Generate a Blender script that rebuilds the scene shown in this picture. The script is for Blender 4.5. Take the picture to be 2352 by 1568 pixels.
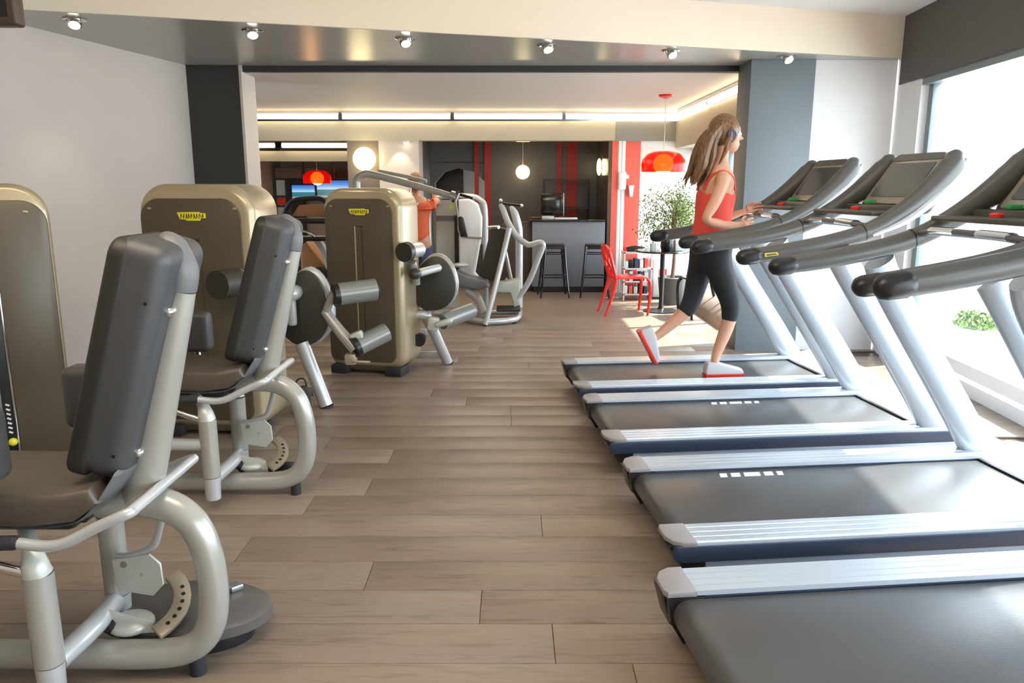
import bpy, bmesh, math, random
from mathutils import Vector, Matrix, Euler
for o in list(bpy.data.objects): bpy.data.objects.remove(o, do_unlink=True)
S = bpy.context.scene; COL = S.collection
R = math.radians; PI = math.pi
rnd = random.Random(7)

# ------------------------------------------------------------------ camera
cam = bpy.data.cameras.new('camera'); cam.sensor_width = 36; cam.sensor_fit = 'HORIZONTAL'
cam.lens = 1750/2352*36; cam.clip_start = .05; cam.clip_end = 200
co = bpy.data.objects.new('camera', cam); COL.objects.link(co)
co.location = (0, 0, 1.55); co.rotation_euler = (R(90-11.437), 0, 0); S.camera = co
# ------------------------------------------------------------------ light
S.view_settings.view_transform = 'Standard'; S.view_settings.look = 'None'
S.view_settings.gamma = 1; S.view_settings.use_curve_mapping = False
S.view_settings.exposure = 0.0
W = bpy.data.worlds.new('sky'); S.world = W; W.use_nodes = True
bg = W.node_tree.nodes['Background']
bg.inputs[0].default_value = (.80, .89, 1.0, 1); bg.inputs[1].default_value = 10.0
def lamp(name, typ, loc, rot, energy, color, **kw):
    l = bpy.data.lights.new(name, typ); l.energy = energy; l.color = color
    for k, v in kw.items(): setattr(l, k, v)
    o = bpy.data.objects.new(name, l); COL.objects.link(o)
    o.location = loc; o.rotation_euler = rot; return o
sd = Vector((-.62, -.20, -.80)).normalized()          # direction the sunlight travels
so = lamp('sun', 'SUN', (8, 3, 9), (0, 0, 0), 22.0, (1, .95, .88), angle=R(1.2))
so.rotation_euler = sd.to_track_quat('-Z', 'Y').to_euler()
def area(name, loc, tgt, sx, sy, e, c, portal=False):
    o = lamp(name, 'AREA', loc, (0, 0, 0), e, c, shape='RECTANGLE', size=sx, size_y=sy)
    o.rotation_euler = (Vector(tgt)-Vector(loc)).to_track_quat('-Z', 'Y').to_euler()
    if portal: o.data.cycles.is_portal = True
    return o
area('ceiling_lamp', (-1.0, 1.6, 2.98), (-1.0, 2.0, 0), 2.4, 1.2, 75, (1, .83, .62))
area('ceiling_lamp', (.6, 3.4, 2.95), (.4, 6.5, 2.3), 3.0, .6, 28, (1, .80, .55))
area('ceiling_lamp', (-.9, 9.3, 2.55), (-.9, 9.3, 0), 3.0, 1.6, 45, (1, .84, .64))
area('window_daylight', (3.62, 3.2, 1.4), (0, 3.4, 1.0), 7.2, 2.2, 1, (1, 1, 1), True)
area('window_daylight', (2.95, 9.4, 1.2), (0, 9.4, 1.0), 3.4, 1.7, 1, (1, 1, 1), True)

# ------------------------------------------------------------------ materials
M = {}
def mat(name, col, rough=.5, metal=0., bump=0., bscale=60, spec=.5, coat=0., emis=None, es=0., var=0., vscale=3., alpha=1, trans=0.):
    m = bpy.data.materials.new(name); m.use_nodes = True; nt = m.node_tree; b = nt.nodes['Principled BSDF']
    b.inputs['Base Color'].default_value = (*col, 1); b.inputs['Roughness'].default_value = rough
    b.inputs['Metallic'].default_value = metal; b.inputs['Specular IOR Level'].default_value = spec
    b.inputs['Coat Weight'].default_value = coat; b.inputs['Coat Roughness'].default_value = .15
    b.inputs['Transmission Weight'].default_value = trans; b.inputs['Alpha'].default_value = alpha
    if emis: b.inputs['Emission Color'].default_value = (*emis, 1); b.inputs['Emission Strength'].default_value = es
    if bump or var:
        tc = nt.nodes.new('ShaderNodeTexCoord')
    if bump:
        n = nt.nodes.new('ShaderNodeTexNoise'); n.inputs['Scale'].default_value = bscale; n.inputs['Detail'].default_value = 4
        nt.links.new(tc.outputs['Object'], n.inputs['Vector'])
        bp = nt.nodes.new('ShaderNodeBump'); bp.inputs['Strength'].default_value = bump; bp.inputs['Distance'].default_value = .002
        nt.links.new(n.outputs['Fac'], bp.inputs['Height']); nt.links.new(bp.outputs['Normal'], b.inputs['Normal'])
    if var:
        n = nt.nodes.new('ShaderNodeTexNoise'); n.inputs['Scale'].default_value = vscale; n.inputs['Detail'].default_value = 5
        nt.links.new(tc.outputs['Object'], n.inputs['Vector'])
        mr = nt.nodes.new('ShaderNodeMapRange'); mr.inputs['To Min'].default_value = 1-var; mr.inputs['To Max'].default_value = 1+var
        nt.links.new(n.outputs['Fac'], mr.inputs['Value'])
        vm = nt.nodes.new('ShaderNodeVectorMath'); vm.operation = 'SCALE'; vm.inputs[0].default_value = col
        nt.links.new(mr.outputs['Result'], vm.inputs['Scale']); nt.links.new(vm.outputs['Vector'], b.inputs['Base Color'])
    M[name] = m; return m
mat('wall_cream', (.56, .50, .45), .7, bump=.15, bscale=90, var=.03)
mat('wall_white', (.74, .74, .74), .6, bump=.12, bscale=90, var=.02)
mat('beam_cream', (.80, .70, .56), .7, bump=.1, bscale=80, var=.02)
mat('ceiling_white', (.72, .71, .70), .8, var=.02)
mat('ceiling_far', (.66, .62, .58), .6, var=.02)
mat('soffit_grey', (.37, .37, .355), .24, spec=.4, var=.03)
mat('column_dark', (.035, .035, .034), .5, var=.05)
mat('column_blue', (.17, .20, .22), .55, var=.04)
mat('fascia_olive', (.46, .42, .32), .6, var=.03)
mat('fascia_grey', (.09, .085, .078), .6, var=.04)
mat('fascia_mid', (.25, .25, .235), .6, var=.03)
mat('pillar_brown', (.16, .125, .10), .55, var=.05)
mat('pillar_tan', (.55, .49, .43), .6, var=.03)
mat('bar_wall', (.085, .075, .068), .35, var=.05)
mat('bar_wall_grey', (.10, .105, .108), .5, var=.04)
mat('bar_side', (.08, .06, .042), .22, var=.1)
mat('stripe_red_dark', (.36, .012, .01), .45)
mat('stripe_red', (.72, .12, .09), .5)
mat('stripe_white', (.8, .82, .86), .4)
mat('baseboard', (.34, .27, .22), .5, var=.05)
mat('frame_alu', (.20, .24, .25), .4, metal=.3)
mat('frame_white', (.72, .74, .76), .4)
mat('black', (.010, .010, .011), .35)
mat('black_gloss', (.008, .008, .009), .12, spec=.6)
mat('rubber', (.02, .02, .022), .75, bump=.2)
mat('chrome', (.75, .74, .72), .12, metal=1)
mat('steel', (.45, .45, .45), .3, metal=.9)
# gym machines
mat('shell_champagne', (.41, .335, .205), .28, metal=.35, coat=.3)
mat('face_olive', (.092, .072, .044), .33, metal=.2, var=.04)
mat('frame_champagne', (.36, .352, .315), .27, metal=.25, coat=.4)
mat('frame_silver', (.47, .485, .49), .28, metal=.25, coat=.4)
mat('vinyl', (.052, .053, .055), .42, bump=.25, bscale=300)
mat('vinyl_side', (.016, .016, .012), .5, bump=.25, bscale=300)
mat('vinyl_seat', (.085, .066, .050), .42, bump=.25, bscale=300)
mat('shell_dark', (.13, .135, .14), .38, spec=.4)
mat('plate_pale', (.50, .52, .47), .35, metal=.2)
mat('plate_bronze', (.40, .34, .25), .35, metal=.5)
mat('disc_grey', (.10, .092, .085), .4)
mat('cam_dark', (.028, .027, .020), .4)
mat('roller_grey', (.22, .23, .22), .28, metal=.2)
mat('logo_yellow', (.75, .66, .03), .35)
mat('logo_ink', (.10, .075, .01), .5)
mat('label_green', (.55, .62, .08), .4)
mat('knob_yellow', (.80, .72, .05), .3)
mat('print_white', (.8, .8, .8), .5)
# treadmills
mat('tread_grey', (.085, .082, .074), .33, spec=.5)
mat('tread_silver', (.50, .56, .62), .30, metal=.35)
mat('tread_cap', (.30, .29, .30), .4, metal=.1)
mat('tread_skirt', (.035, .05, .085), .35, metal=.2)
mat('tread_side', (.42, .48, .58), .35, metal=.4)
mat('bezel', (.38, .34, .27), .3, metal=.4)
mat('screen', (.06, .064, .062), .12, spec=.6)
mat('red_plastic', (.72, .03, .02), .3)
mat('chair_red', (.80, .022, .018), .22, coat=.4)
mat('green_plastic', (.05, .35, .12), .4)
mat('counter_front', (.17, .19, .225), .45, var=.03)
mat('wood_dark', (.05, .03, .02), .4, var=.15)
mat('brown', (.3, .13, .05), .5)
mat('paper', (.75, .78, .8), .6)
mat('skin', (.66, .36, .24), .5); M['skin'].node_tree.nodes['Principled BSDF'].inputs['Subsurface Weight'].default_value = .1
mat('skin_tan', (.48, .24, .14), .5)
mat('top_coral', (.78, .075, .05), .7, bump=.3, bscale=200)
mat('pants_black', (.012, .014, .020), .7, bump=.3, bscale=200)
mat('tee_orange', (.55, .09, .03), .8, bump=.3, bscale=200)
mat('jeans', (.06, .07, .14), .8, bump=.3, bscale=200)
mat('shoe', (.55, .55, .58), .6)
mat('headband_navy', (.03, .05, .11), .5)
mat('eye_white', (.8, .8, .8), .3); mat('lip', (.55, .18, .15), .4)
mat('terracotta', (.10, .10, .10), .5)
mat('bark', (.16, .10, .05), .8, bump=.5)
mat('ground_out', (.62, .63, .62), .8, var=.06)
mat('wall_out', (.72, .76, .80), .7, var=.05)
mat('towel_cyan', (.55, .72, .72), .8)
mat('cloth_black', (.02, .02, .025), .8, var=.4, vscale=30)
mat('tube_warm', (1, .9, .7), .4, emis=(1.0, .80, .50), es=7.5)
mat('globe_warm', (1, .8, .5), .3, emis=(1.0, .62, .16), es=5.0)
mat('globe_core', (1, .9, .6), .3, emis=(1.0, .82, .42), es=9)
mat('spot_glow', (1, 1, 1), .4, emis=(1, .86, .68), es=14)
mat('shade_red', (.80, .02, .012), .2, emis=(1, .02, .01), es=.12, coat=.4)
def shade_mat():
    m = M['shade_red']; nt = m.node_tree; b = nt.nodes['Principled BSDF']; o = nt.nodes['Material Output']
    t = nt.nodes.new('ShaderNodeBsdfTransparent'); t.inputs[0].default_value = (1, .40, .16, 1); mx = nt.nodes.new('ShaderNodeMixShader'); mx.inputs[0].default_value = .42
    nt.links.new(t.outputs[0], mx.inputs[1]); nt.links.new(b.outputs[0], mx.inputs[2]); nt.links.new(mx.outputs[0], o.inputs['Surface'])
shade_mat()
# leaves
mat('leaf', (.15, .24, .06), .55)
def obj_random(mname, amt):
    m = M[mname]; nt = m.node_tree; b = nt.nodes['Principled BSDF']; c = b.inputs['Base Color'].default_value[:3]
    g = nt.nodes.new('ShaderNodeNewGeometry'); mr = nt.nodes.new('ShaderNodeMapRange')
    mr.inputs['To Min'].default_value = 1-amt; mr.inputs['To Max'].default_value = 1+amt
    vm = nt.nodes.new('ShaderNodeVectorMath'); vm.operation = 'SCALE'; vm.inputs[0].default_value = c
    nt.links.new(g.outputs['Random Per Island'], mr.inputs['Value']); nt.links.new(mr.outputs['Result'], vm.inputs['Scale'])
    nt.links.new(vm.outputs['Vector'], b.inputs['Base Color'])
obj_random('leaf', .6)
def hair_mat():
    m = mat('hair', (.22, .10, .04), .45); nt = m.node_tree; b = nt.nodes['Principled BSDF']
    tc = nt.nodes.new('ShaderNodeTexCoord'); mp = nt.nodes.new('ShaderNodeMapping'); mp.inputs['Scale'].default_value = (60, 60, 3)
    n = nt.nodes.new('ShaderNodeTexNoise'); n.inputs['Scale'].default_value = 1.5; n.inputs['Detail'].default_value = 3
    cr = nt.nodes.new('ShaderNodeValToRGB'); cr.color_ramp.elements[0].color = (.065, .030, .013, 1); cr.color_ramp.elements[0].position = .3
    cr.color_ramp.elements[1].color = (.30, .155, .062, 1); cr.color_ramp.elements[1].position = .7
    nt.links.new(tc.outputs['Object'], mp.inputs[0]); nt.links.new(mp.outputs[0], n.inputs['Vector'])
    nt.links.new(n.outputs['Fac'], cr.inputs[0]); nt.links.new(cr.outputs[0], b.inputs['Base Color'])
hair_mat()
def belt_mat():
    m = mat('belt', (.070, .071, .072), .31, spec=.6); nt = m.node_tree; b = nt.nodes['Principled BSDF']
    tc = nt.nodes.new('ShaderNodeTexCoord'); mp = nt.nodes.new('ShaderNodeMapping'); mp.inputs['Scale'].default_value = (30, 400, 400)
    n = nt.nodes.new('ShaderNodeTexNoise'); n.inputs['Scale'].default_value = 1; n.inputs['Detail'].default_value = 4
    bp = nt.nodes.new('ShaderNodeBump'); bp.inputs['Strength'].default_value = .5; bp.inputs['Distance'].default_value = .001
    nt.links.new(tc.outputs['Object'], mp.inputs[0]); nt.links.new(mp.outputs[0], n.inputs['Vector'])
    nt.links.new(n.outputs['Fac'], bp.inputs['Height']); nt.links.new(bp.outputs[0], b.inputs['Normal'])
belt_mat()
def glass_mat():
    m = bpy.data.materials.new('window_glass'); m.use_nodes = True; nt = m.node_tree; nt.nodes.clear()
    o = nt.nodes.new('ShaderNodeOutputMaterial'); mx = nt.nodes.new('ShaderNodeMixShader')
    t = nt.nodes.new('ShaderNodeBsdfTransparent'); g = nt.nodes.new('ShaderNodeBsdfGlossy')
    t.inputs[0].default_value = (.96, .98, .98, 1); g.inputs['Roughness'].default_value = .02
    lw = nt.nodes.new('ShaderNodeLayerWeight'); lw.inputs['Blend'].default_value = .5
    pw = nt.nodes.new('ShaderNodeMath'); pw.operation = 'POWER'; pw.inputs[1].default_value = 4.0
    ma = nt.nodes.new('ShaderNodeMath'); ma.operation = 'MULTIPLY_ADD'; ma.inputs[1].default_value = .5; ma.inputs[2].default_value = .03
    nt.links.new(lw.outputs['Facing'], pw.inputs[0]); nt.links.new(pw.outputs[0], ma.inputs[0]); f = ma
    nt.links.new(f.outputs[0], mx.inputs[0]); nt.links.new(t.outputs[0], mx.inputs[1]); nt.links.new(g.outputs[0], mx.inputs[2])
    nt.links.new(mx.outputs[0], o.inputs[0]); M['glass'] = m
glass_mat()
def plank_mat(name, island):
    m = bpy.data.materials.new(name); m.use_nodes = True; nt = m.node_tree; b = nt.nodes['Principled BSDF']; L = nt.links
    g = nt.nodes.new('ShaderNodeNewGeometry'); oi = nt.nodes.new('ShaderNodeObjectInfo')
    rv = g.outputs['Random Per Island'] if island else oi.outputs['Random']
    mul = nt.nodes.new('ShaderNodeMath'); mul.operation = 'MULTIPLY'; mul.inputs[1].default_value = 37.0; L.new(rv, mul.inputs[0])
    cmb = nt.nodes.new('ShaderNodeCombineXYZ'); L.new(mul.outputs[0], cmb.inputs[2])
    add = nt.nodes.new('ShaderNodeVectorMath'); add.operation = 'ADD'; L.new(g.outputs['Position'], add.inputs[0]); L.new(cmb.outputs[0], add.inputs[1])
    mp = nt.nodes.new('ShaderNodeMapping'); mp.inputs['Scale'].default_value = (1.5, 17, 1); L.new(add.outputs[0], mp.inputs[0])
    n = nt.nodes.new('ShaderNodeTexNoise'); n.inputs['Scale'].default_value = 2.2; n.inputs['Detail'].default_value = 7; n.inputs['Distortion'].default_value = 1.2
    L.new(mp.outputs[0], n.inputs['Vector'])
    cr = nt.nodes.new('ShaderNodeValToRGB'); e = cr.color_ramp.elements
    e[0].position = .25; e[0].color = (.165, .118, .083, 1); e[1].position = .50; e[1].color = (.255, .198, .152, 1)
    q_ = e.new(.75); q_.color = (.225, .168, .122, 1)
    L.new(n.outputs['Fac'], cr.inputs[0])
    mr = nt.nodes.new('ShaderNodeMapRange'); mr.inputs['To Min'].default_value = .95; mr.inputs['To Max'].default_value = 1.05; L.new(rv, mr.inputs[0])
    vm = nt.nodes.new('ShaderNodeVectorMath'); vm.operation = 'SCALE'; L.new(cr.outputs[0], vm.inputs[0]); L.new(mr.outputs[0], vm.inputs['Scale'])
    L.new(vm.outputs[0], b.inputs['Base Color']); b.inputs['Roughness'].default_value = .36; b.inputs['Specular IOR Level'].default_value = .5
    bp = nt.nodes.new('ShaderNodeBump'); bp.inputs['Strength'].default_value = .25; bp.inputs['Distance'].default_value = .002
    L.new(n.outputs['Fac'], bp.inputs['Height']); L.new(bp.outputs[0], b.inputs['Normal'])
    M[name] = m
plank_mat('plank', False); plank_mat('plank_far', True)
def tv_mat():
    m = bpy.data.materials.new('tv_beach'); m.use_nodes = True; nt = m.node_tree; b = nt.nodes['Principled BSDF']; L = nt.links
    tc = nt.nodes.new('ShaderNodeTexCoord'); sp = nt.nodes.new('ShaderNodeSeparateXYZ'); L.new(tc.outputs['Generated'], sp.inputs[0])
    cr = nt.nodes.new('ShaderNodeValToRGB'); e = cr.color_ramp.elements
    e[0].position = 0; e[0].color = (.45, .50, .52, 1); e[1].position = 1; e[1].color = (.03, .12, .55, 1)
    for p, c in ((.18, (.02, .16, .22, 1)), (.45, (.03, .22, .30, 1)), (.50, (.55, .75, .9, 1)), (.72, (.10, .35, .8, 1))):
        x = e.new(p); x.color = c
    L.new(sp.outputs['Z'], cr.inputs[0]); b.inputs['Base Color'].default_value = (0, 0, 0, 1)
    L.new(cr.outputs[0], b.inputs['Emission Color']); b.inputs['Emission Strength'].default_value = 1.0; M['tv'] = m
tv_mat()

# ------------------------------------------------------------------ mesh helpers
def V(*a): return Vector(a if len(a) > 1 else a[0])
def smooth_path(pts, sub=6):
    P = [Vector(p) for p in pts]; out = []
    if len(P) < 3 or sub < 2: return P
    for i in range(len(P)-1):
        p0 = P[max(i-1, 0)]; p1 = P[i]; p2 = P[i+1]; p3 = P[min(i+2, len(P)-1)]
        for k in range(sub):
            t = k/sub
            out.append(.5*((2*p1)+(-p0+p2)*t+(2*p0-5*p1+4*p2-p3)*t*t+(-p0+3*p1-3*p2+p3)*t**3))
    out.append(P[-1]); return out
def rr(x0, y0, x1, y1, r, n=6):
    if not isinstance(r, (list, tuple)): r = [r]*4          # BL BR TR TL
    out = []
    for (cx, cy, a0, q) in ((x0+r[0], y0+r[0], PI, r[0]), (x1-r[1], y0+r[1], 1.5*PI, r[1]), (x1-r[2], y1-r[2], 0, r[2]), (x0+r[3], y1-r[3], .5*PI, r[3])):
        if q <= 1e-5: out.append((cx, cy)); continue
        for k in range(n+1):
            a = a0+k/n*PI/2; out.append((cx+q*math.cos(a), cy+q*math.sin(a)))
    return out
AX = {'x': (V(0, 1, 0), V(0, 0, 1), V(1, 0, 0)), 'y': (V(1, 0, 0), V(0, 0, 1), V(0, 1, 0)), 'z': (V(1, 0, 0), V(0, 1, 0), V(0, 0, 1))}
class MB:
    def __init__(s): s.bm = bmesh.new()
    def box(s, x0, x1, y0, y1, z0, z1, bev=0, rot=None, seg=2):
        c = V((x0+x1)/2, (y0+y1)/2, (z0+z1)/2)
        mtx = Matrix.Translation(c) @ (Euler(rot).to_matrix().to_4x4() if rot else Matrix()) @ Matrix.Diagonal((abs(x1-x0), abs(y1-y0), abs(z1-z0), 1))
        g = bmesh.ops.create_cube(s.bm, size=1, matrix=mtx)
        if bev:
            es = {e for v in g['verts'] for e in v.link_edges}
            bmesh.ops.bevel(s.bm, geom=list(es), offset=bev, segments=seg, affect='EDGES', profile=.5)
        return s
    def tube(s, pts, r, n=14, sub=6, cap=True, asp=None, ref=None, closed=False, rnd_end=False):
        P0 = [Vector(p) for p in pts]
        P = smooth_path(P0, sub) if not closed else P0
        m = len(P)
        rs = r if isinstance(r, (list, tuple)) else [r]*len(P0)
        Rr = []
        for i in range(m):
            f = i/(m-1)*(len(rs)-1); k = min(int(f), len(rs)-2); Rr.append(rs[k]+(rs[k+1]-rs[k])*(f-k))
        if rnd_end:                                      # rounded ends
            d0 = (P[0]-P[1]).normalized(); d1 = (P[-1]-P[-2]).normalized()
            a = [(P[0]+d0*Rr[0]*math.sin(t), Rr[0]*math.cos(t)) for t in (1.45, 1.1, .6)]
            b = [(P[-1]+d1*Rr[-1]*math.sin(t), Rr[-1]*math.cos(t)) for t in (.6, 1.1, 1.45)]
            P = [q[0] for q in a]+P+[q[0] for q in b]; Rr = [q[1] for q in a]+Rr+[q[1] for q in b]; m = len(P)
        ref = Vector(ref) if ref else None
        rings = []; prev = None
        for i in range(m):
            if closed: t = (P[(i+1) % m]-P[i-1]).normalized()
            else: t = (P[min(i+1, m-1)]-P[max(i-1, 0)]).normalized()
            if ref is not None: u = (ref-t*ref.dot(t)).normalized()
            else:
                if prev is None:
                    q = V(0, 0, 1) if abs(t.z) < .9 else V(1, 0, 0); u = (q-t*q.dot(t)).normalized()
                else: u = (prev-t*prev.dot(t)).normalized()
            prev = u; w = t.cross(u); a, b = asp or (1, 1)
            rings.append([s.bm.verts.new(P[i]+(u*math.cos(2*PI*k/n)*a+w*math.sin(2*PI*k/n)*b)*Rr[i]) for k in range(n)])
        for i in range(m if closed else m-1):
            A, B = rings[i], rings[(i+1) % m]
            for k in range(n): s.bm.faces.new((A[k], A[(k+1) % n], B[(k+1) % n], B[k]))
        if cap and not closed: s.bm.faces.new(rings[0][::-1]); s.bm.faces.new(rings[-1])
        return s
    def prism(s, outl, t0, t1, axis='y', bev=0, frame=None):
        u, v, w = frame[:3] if frame else AX[axis]; O = frame[3] if frame and len(frame) > 3 else V(0, 0, 0)
        P = [Vector((p[0], p[1])) for p in outl]; n = len(P)
        A = sum(P[i].x*P[(i+1) % n].y-P[(i+1) % n].x*P[i].y for i in range(n))
        if A < 0: P.reverse()
        N = []
        for i in range(n):
            a = (P[i]-P[i-1]); b = (P[(i+1) % n]-P[i])
            if a.length < 1e-7: a = b
            if b.length < 1e-7: b = a
            na = Vector((a.y, -a.x)).normalized(); nb = Vector((b.y, -b.x)).normalized(); q = (na+nb)
            q = q.normalized() if q.length > 1e-6 else na; N.append(q/max(.5, q.dot(na)))
        if t1 < t0: t0, t1 = t1, t0
        if not bev: lv = [(t0, 0), (t1, 0)]
        else:
            ns = 6 if bev > .04 else 3 if bev > .012 else 2
            lv = [(t0+d_, i_) for d_, i_ in [(bev*(1-math.cos(k/ns*PI/2)), bev*(1-math.sin(k/ns*PI/2))) for k in range(ns+1)]]
            lv += [(t1-(d_-t0), i_) for d_, i_ in lv[::-1]]
        rings = [[s.bm.verts.new(O+u*(P[i].x-N[i].x*q)+v*(P[i].y-N[i].y*q)+w*t) for i in range(n)] for t, q in lv]
        for A_, B_ in zip(rings, rings[1:]):
            for k in range(n): s.bm.faces.new((A_[k], A_[(k+1) % n], B_[(k+1) % n], B_[k]))
        s.bm.faces.new(rings[0][::-1]); s.bm.faces.new(rings[-1]); return s
    def lathe(s, prof, c=(0, 0, 0), n=24, axis='z'):
        u, v, w = AX[axis]; c = Vector(c); rings = []
        for r_, h in prof:
            if r_ < 1e-5: rings.append([s.bm.verts.new(c+w*h)])
            else: rings.append([s.bm.verts.new(c+w*h+u*r_*math.cos(2*PI*k/n)+v*r_*math.sin(2*PI*k/n)) for k in range(n)])
        for A, B in zip(rings, rings[1:]):
            for k in range(n):
                k2 = (k+1) % n
                if len(A) == 1 and len(B) == 1: break
                if len(A) == 1: s.bm.faces.new((A[0], B[k2], B[k]))
                elif len(B) == 1: s.bm.faces.new((A[k], A[k2], B[0]))
                else: s.bm.faces.new((A[k], A[k2], B[k2], B[k]))
        return s
    def ball(s, c, r, n=16, sc=(1, 1, 1)):
        bmesh.ops.create_uvsphere(s.bm, u_segments=n, v_segments=n//2+2, radius=r, matrix=Matrix.Translation(Vector(c)) @ Matrix.Diagonal((*sc, 1))); return s
    def quad(s, *p): s.bm.faces.new([s.bm.verts.new(Vector(q)) for q in p]); return s
    def build(s, name, m, parent=None, ang=40, **props):
        bmesh.ops.recalc_face_normals(s.bm, faces=s.bm.faces[:])
        me = bpy.data.meshes.new(name); s.bm.to_mesh(me); s.bm.free()
        me.materials.append(M[m])
        me.polygons.foreach_set('use_smooth', [True]*len(me.polygons)); me.set_sharp_from_angle(angle=R(ang))
        o = bpy.data.objects.new(name, me); COL.objects.link(o)
        if parent: o.parent = parent
        for k, v in props.items(): o[k] = v
        return o
def thing(name, label, cat, loc=(0, 0, 0), rz=0, group=None):
    o = bpy.data.objects.new(name, None); COL.objects.link(o); o.empty_display_size = .1
    o.location = loc; o.rotation_euler = (0, 0, rz); o['label'] = label; o['category'] = cat
    if group: o['group'] = group
    return o
def tag(o, label, cat, group=None):
    o['label'] = label; o['category'] = cat
    if group: o['group'] = group
    return o
def struct(name, mb, m, parent=None, **kw):
    o = mb.build(name, m, parent, **kw)
    if not parent: o['kind'] = 'structure'
    return o
def copy_tree(o, parent=None):
    c = o.copy(); COL.objects.link(c); c.parent = parent
    for ch in list(o.children): copy_tree(ch, c)
    return c

# ------------------------------------------------------------------ room shell
HC = 3.04; HS = 2.68                                        # near ceiling, lowered beam underside
fl = struct('floor', MB().box(-6, 5, -3.6, 16, -.12, -.013), 'wood_dark')
# boards: 0.2345 m wide, laid along X; those near enough to tell apart are single parts
PW = .2345; Y0 = 2.27; PL = 2.1; gap = .0022
joint = {0: .145, 1: -.118, 2: -.583, 4: .139}
def plank_bm(L):
    b = MB(); b.prism(rr(-L/2+gap/2, -PW/2+gap/2, L/2-gap/2, PW/2-gap/2, 0), -.012, 0, 'z', bev=.0012); return b
base_plank = None; far = MB()
r2 = random.Random(11)
for k in range(-25, 58):
    y = Y0+PW*k+PW/2
    j0 = joint.get(k, r2.uniform(0, PL))
    i0 = int(math.floor((-5.8-j0)/PL))
    lx = -(.75*y+.35); rx = .75*y+.45
    for i in range(i0, i0+9):
        xa = j0+i*PL; xb = xa+PL; cx = (xa+xb)/2
        if xa < -5.9 or xb > 5: continue
        if 0 <= k+2 and y < 8.4 and xb > max(lx, -3.9) and xa < min(rx, 3.5):
            if base_plank is None:
                base_plank = plank_bm(PL).build('plank', 'plank', fl); o = base_plank
            else:
                o = base_plank.copy(); COL.objects.link(o); o.parent = fl
            o.location = (cx, y, 0)
        else:
            far.bm.faces.new([far.bm.verts.new((px, py, 0)) for px, py in ((xa+.001, y-PW/2+.001), (xb-.001, y-PW/2+.001), (xb-.001, y+PW/2-.001), (xa+.001, y+PW/2-.001))])
fo = far.build('distant_planks', 'plank_far', fl); fo['kind'] = 'stuff'

def wall_seg(mb, p, q, z0, z1, t=.1):                       # vertical slab from p to q, thickness to the left of p->q
    d = (Vector(q)-Vector(p)).normalized(); n = Vector((-d.y, d.x))*t
    P = [Vector(p), Vector(q), Vector(q)+n, Vector(p)+n]
    mb.prism([(v.x, v.y) for v in P], z0, z1, 'z'); return mb
struct('wall_left', wall_seg(MB(), (-5.52, -3.5), (-3.08, 7.56), -.1, 3.2), 'wall_cream')
struct('baseboard_left', wall_seg(MB(), (-5.51, -3.5), (-3.07, 7.56), 0, .09, -.012), 'frame_white')
struct('wall_rear', MB().box(-6, 4, -3.6, -3.5, -.1, 3.2), 'wall_cream')
struct('ceiling', MB().box(-6, 3.72, -3.6, 7.6, HC, HC+.1), 'ceiling_white')
# lowered beam: oblique front edge, straight far edge
b = MB(); b.prism([(-4.3, 4.97), (3.62, 7.25), (3.62, 7.64), (-4.3, 7.64)], HS+.004, HC+.02, 'z'); struct('trim_1', b, 'beam_cream')
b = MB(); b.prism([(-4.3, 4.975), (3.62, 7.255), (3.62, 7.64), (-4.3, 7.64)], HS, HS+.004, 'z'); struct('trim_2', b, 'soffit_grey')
struct('trim_3', MB().box(-2.57, 2.2, 7.60, 7.68, HS-.055, HS+.3), 'column_dark')
# left and right columns
struct('column_left', MB().box(-3.16, -2.585, 7.56, 7.95, -.01, HS), 'column_dark')
struct('column_left_side', MB().box(-2.585, -2.56, 7.562, 7.95, -.01, HS), 'pillar_tan')
struct('column_right', MB().box(2.157, 2.74, 7.22, 7.62, -.01, HS, .004), 'column_blue')
struct('wall_return', MB().box(2.74, 3.5, 7.27, 7.6, -.01, HS), 'wall_white')
# near window wall (runs slightly towards the camera)
def wx(y): return 3.5+.075*(y-7.2)
b = wall_seg(MB(), (wx(-3.5), -3.5), (wx(7.22), 7.22), 2.457, HC+.05, -.16); struct('trim_4', b, 'fascia_grey')
b = MB(); wall_seg(b, (wx(-3.5)+.02, -3.5), (wx(7.2)+.02, 7.2), 2.40, 2.457, -.12); struct('trim_5', b, 'frame_alu')
b = wall_seg(MB(), (wx(6.78)+.012, 6.78), (3.515, 7.3), -.05, HC, -.2); struct('wall_right', b, 'wall_white')
win = struct('window_1', wall_seg(MB(), (wx(-3.5)+.06, -3.5), (wx(6.8)+.06, 6.8), -.05, .10, -.10), 'frame_white')
b = wall_seg(MB(), (wx(-3.5)+.07, -3.5), (wx(6.78)+.07, 6.78), .13, .23, -.07); b.build('window_frame', 'frame_white', win)
for yy in (6.72, 4.35, 2.0, -.4, -2.8):
    b = MB(); b.box(wx(yy)+.07, wx(yy)+.15, yy-.035, yy+.035, .08, 2.42, .006); b.build('window_frame', 'frame_alu', win)
ys = [6.72, 4.35, 2.0, -.4, -2.8]
for a, c in zip(ys, ys[1:]):
    b = wall_seg(MB(), (wx(c+.03)+.10, c+.03), (wx(a-.03)+.10, a-.03), .22, 2.41, -.012); b.build('window_pane', 'glass', win)
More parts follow.
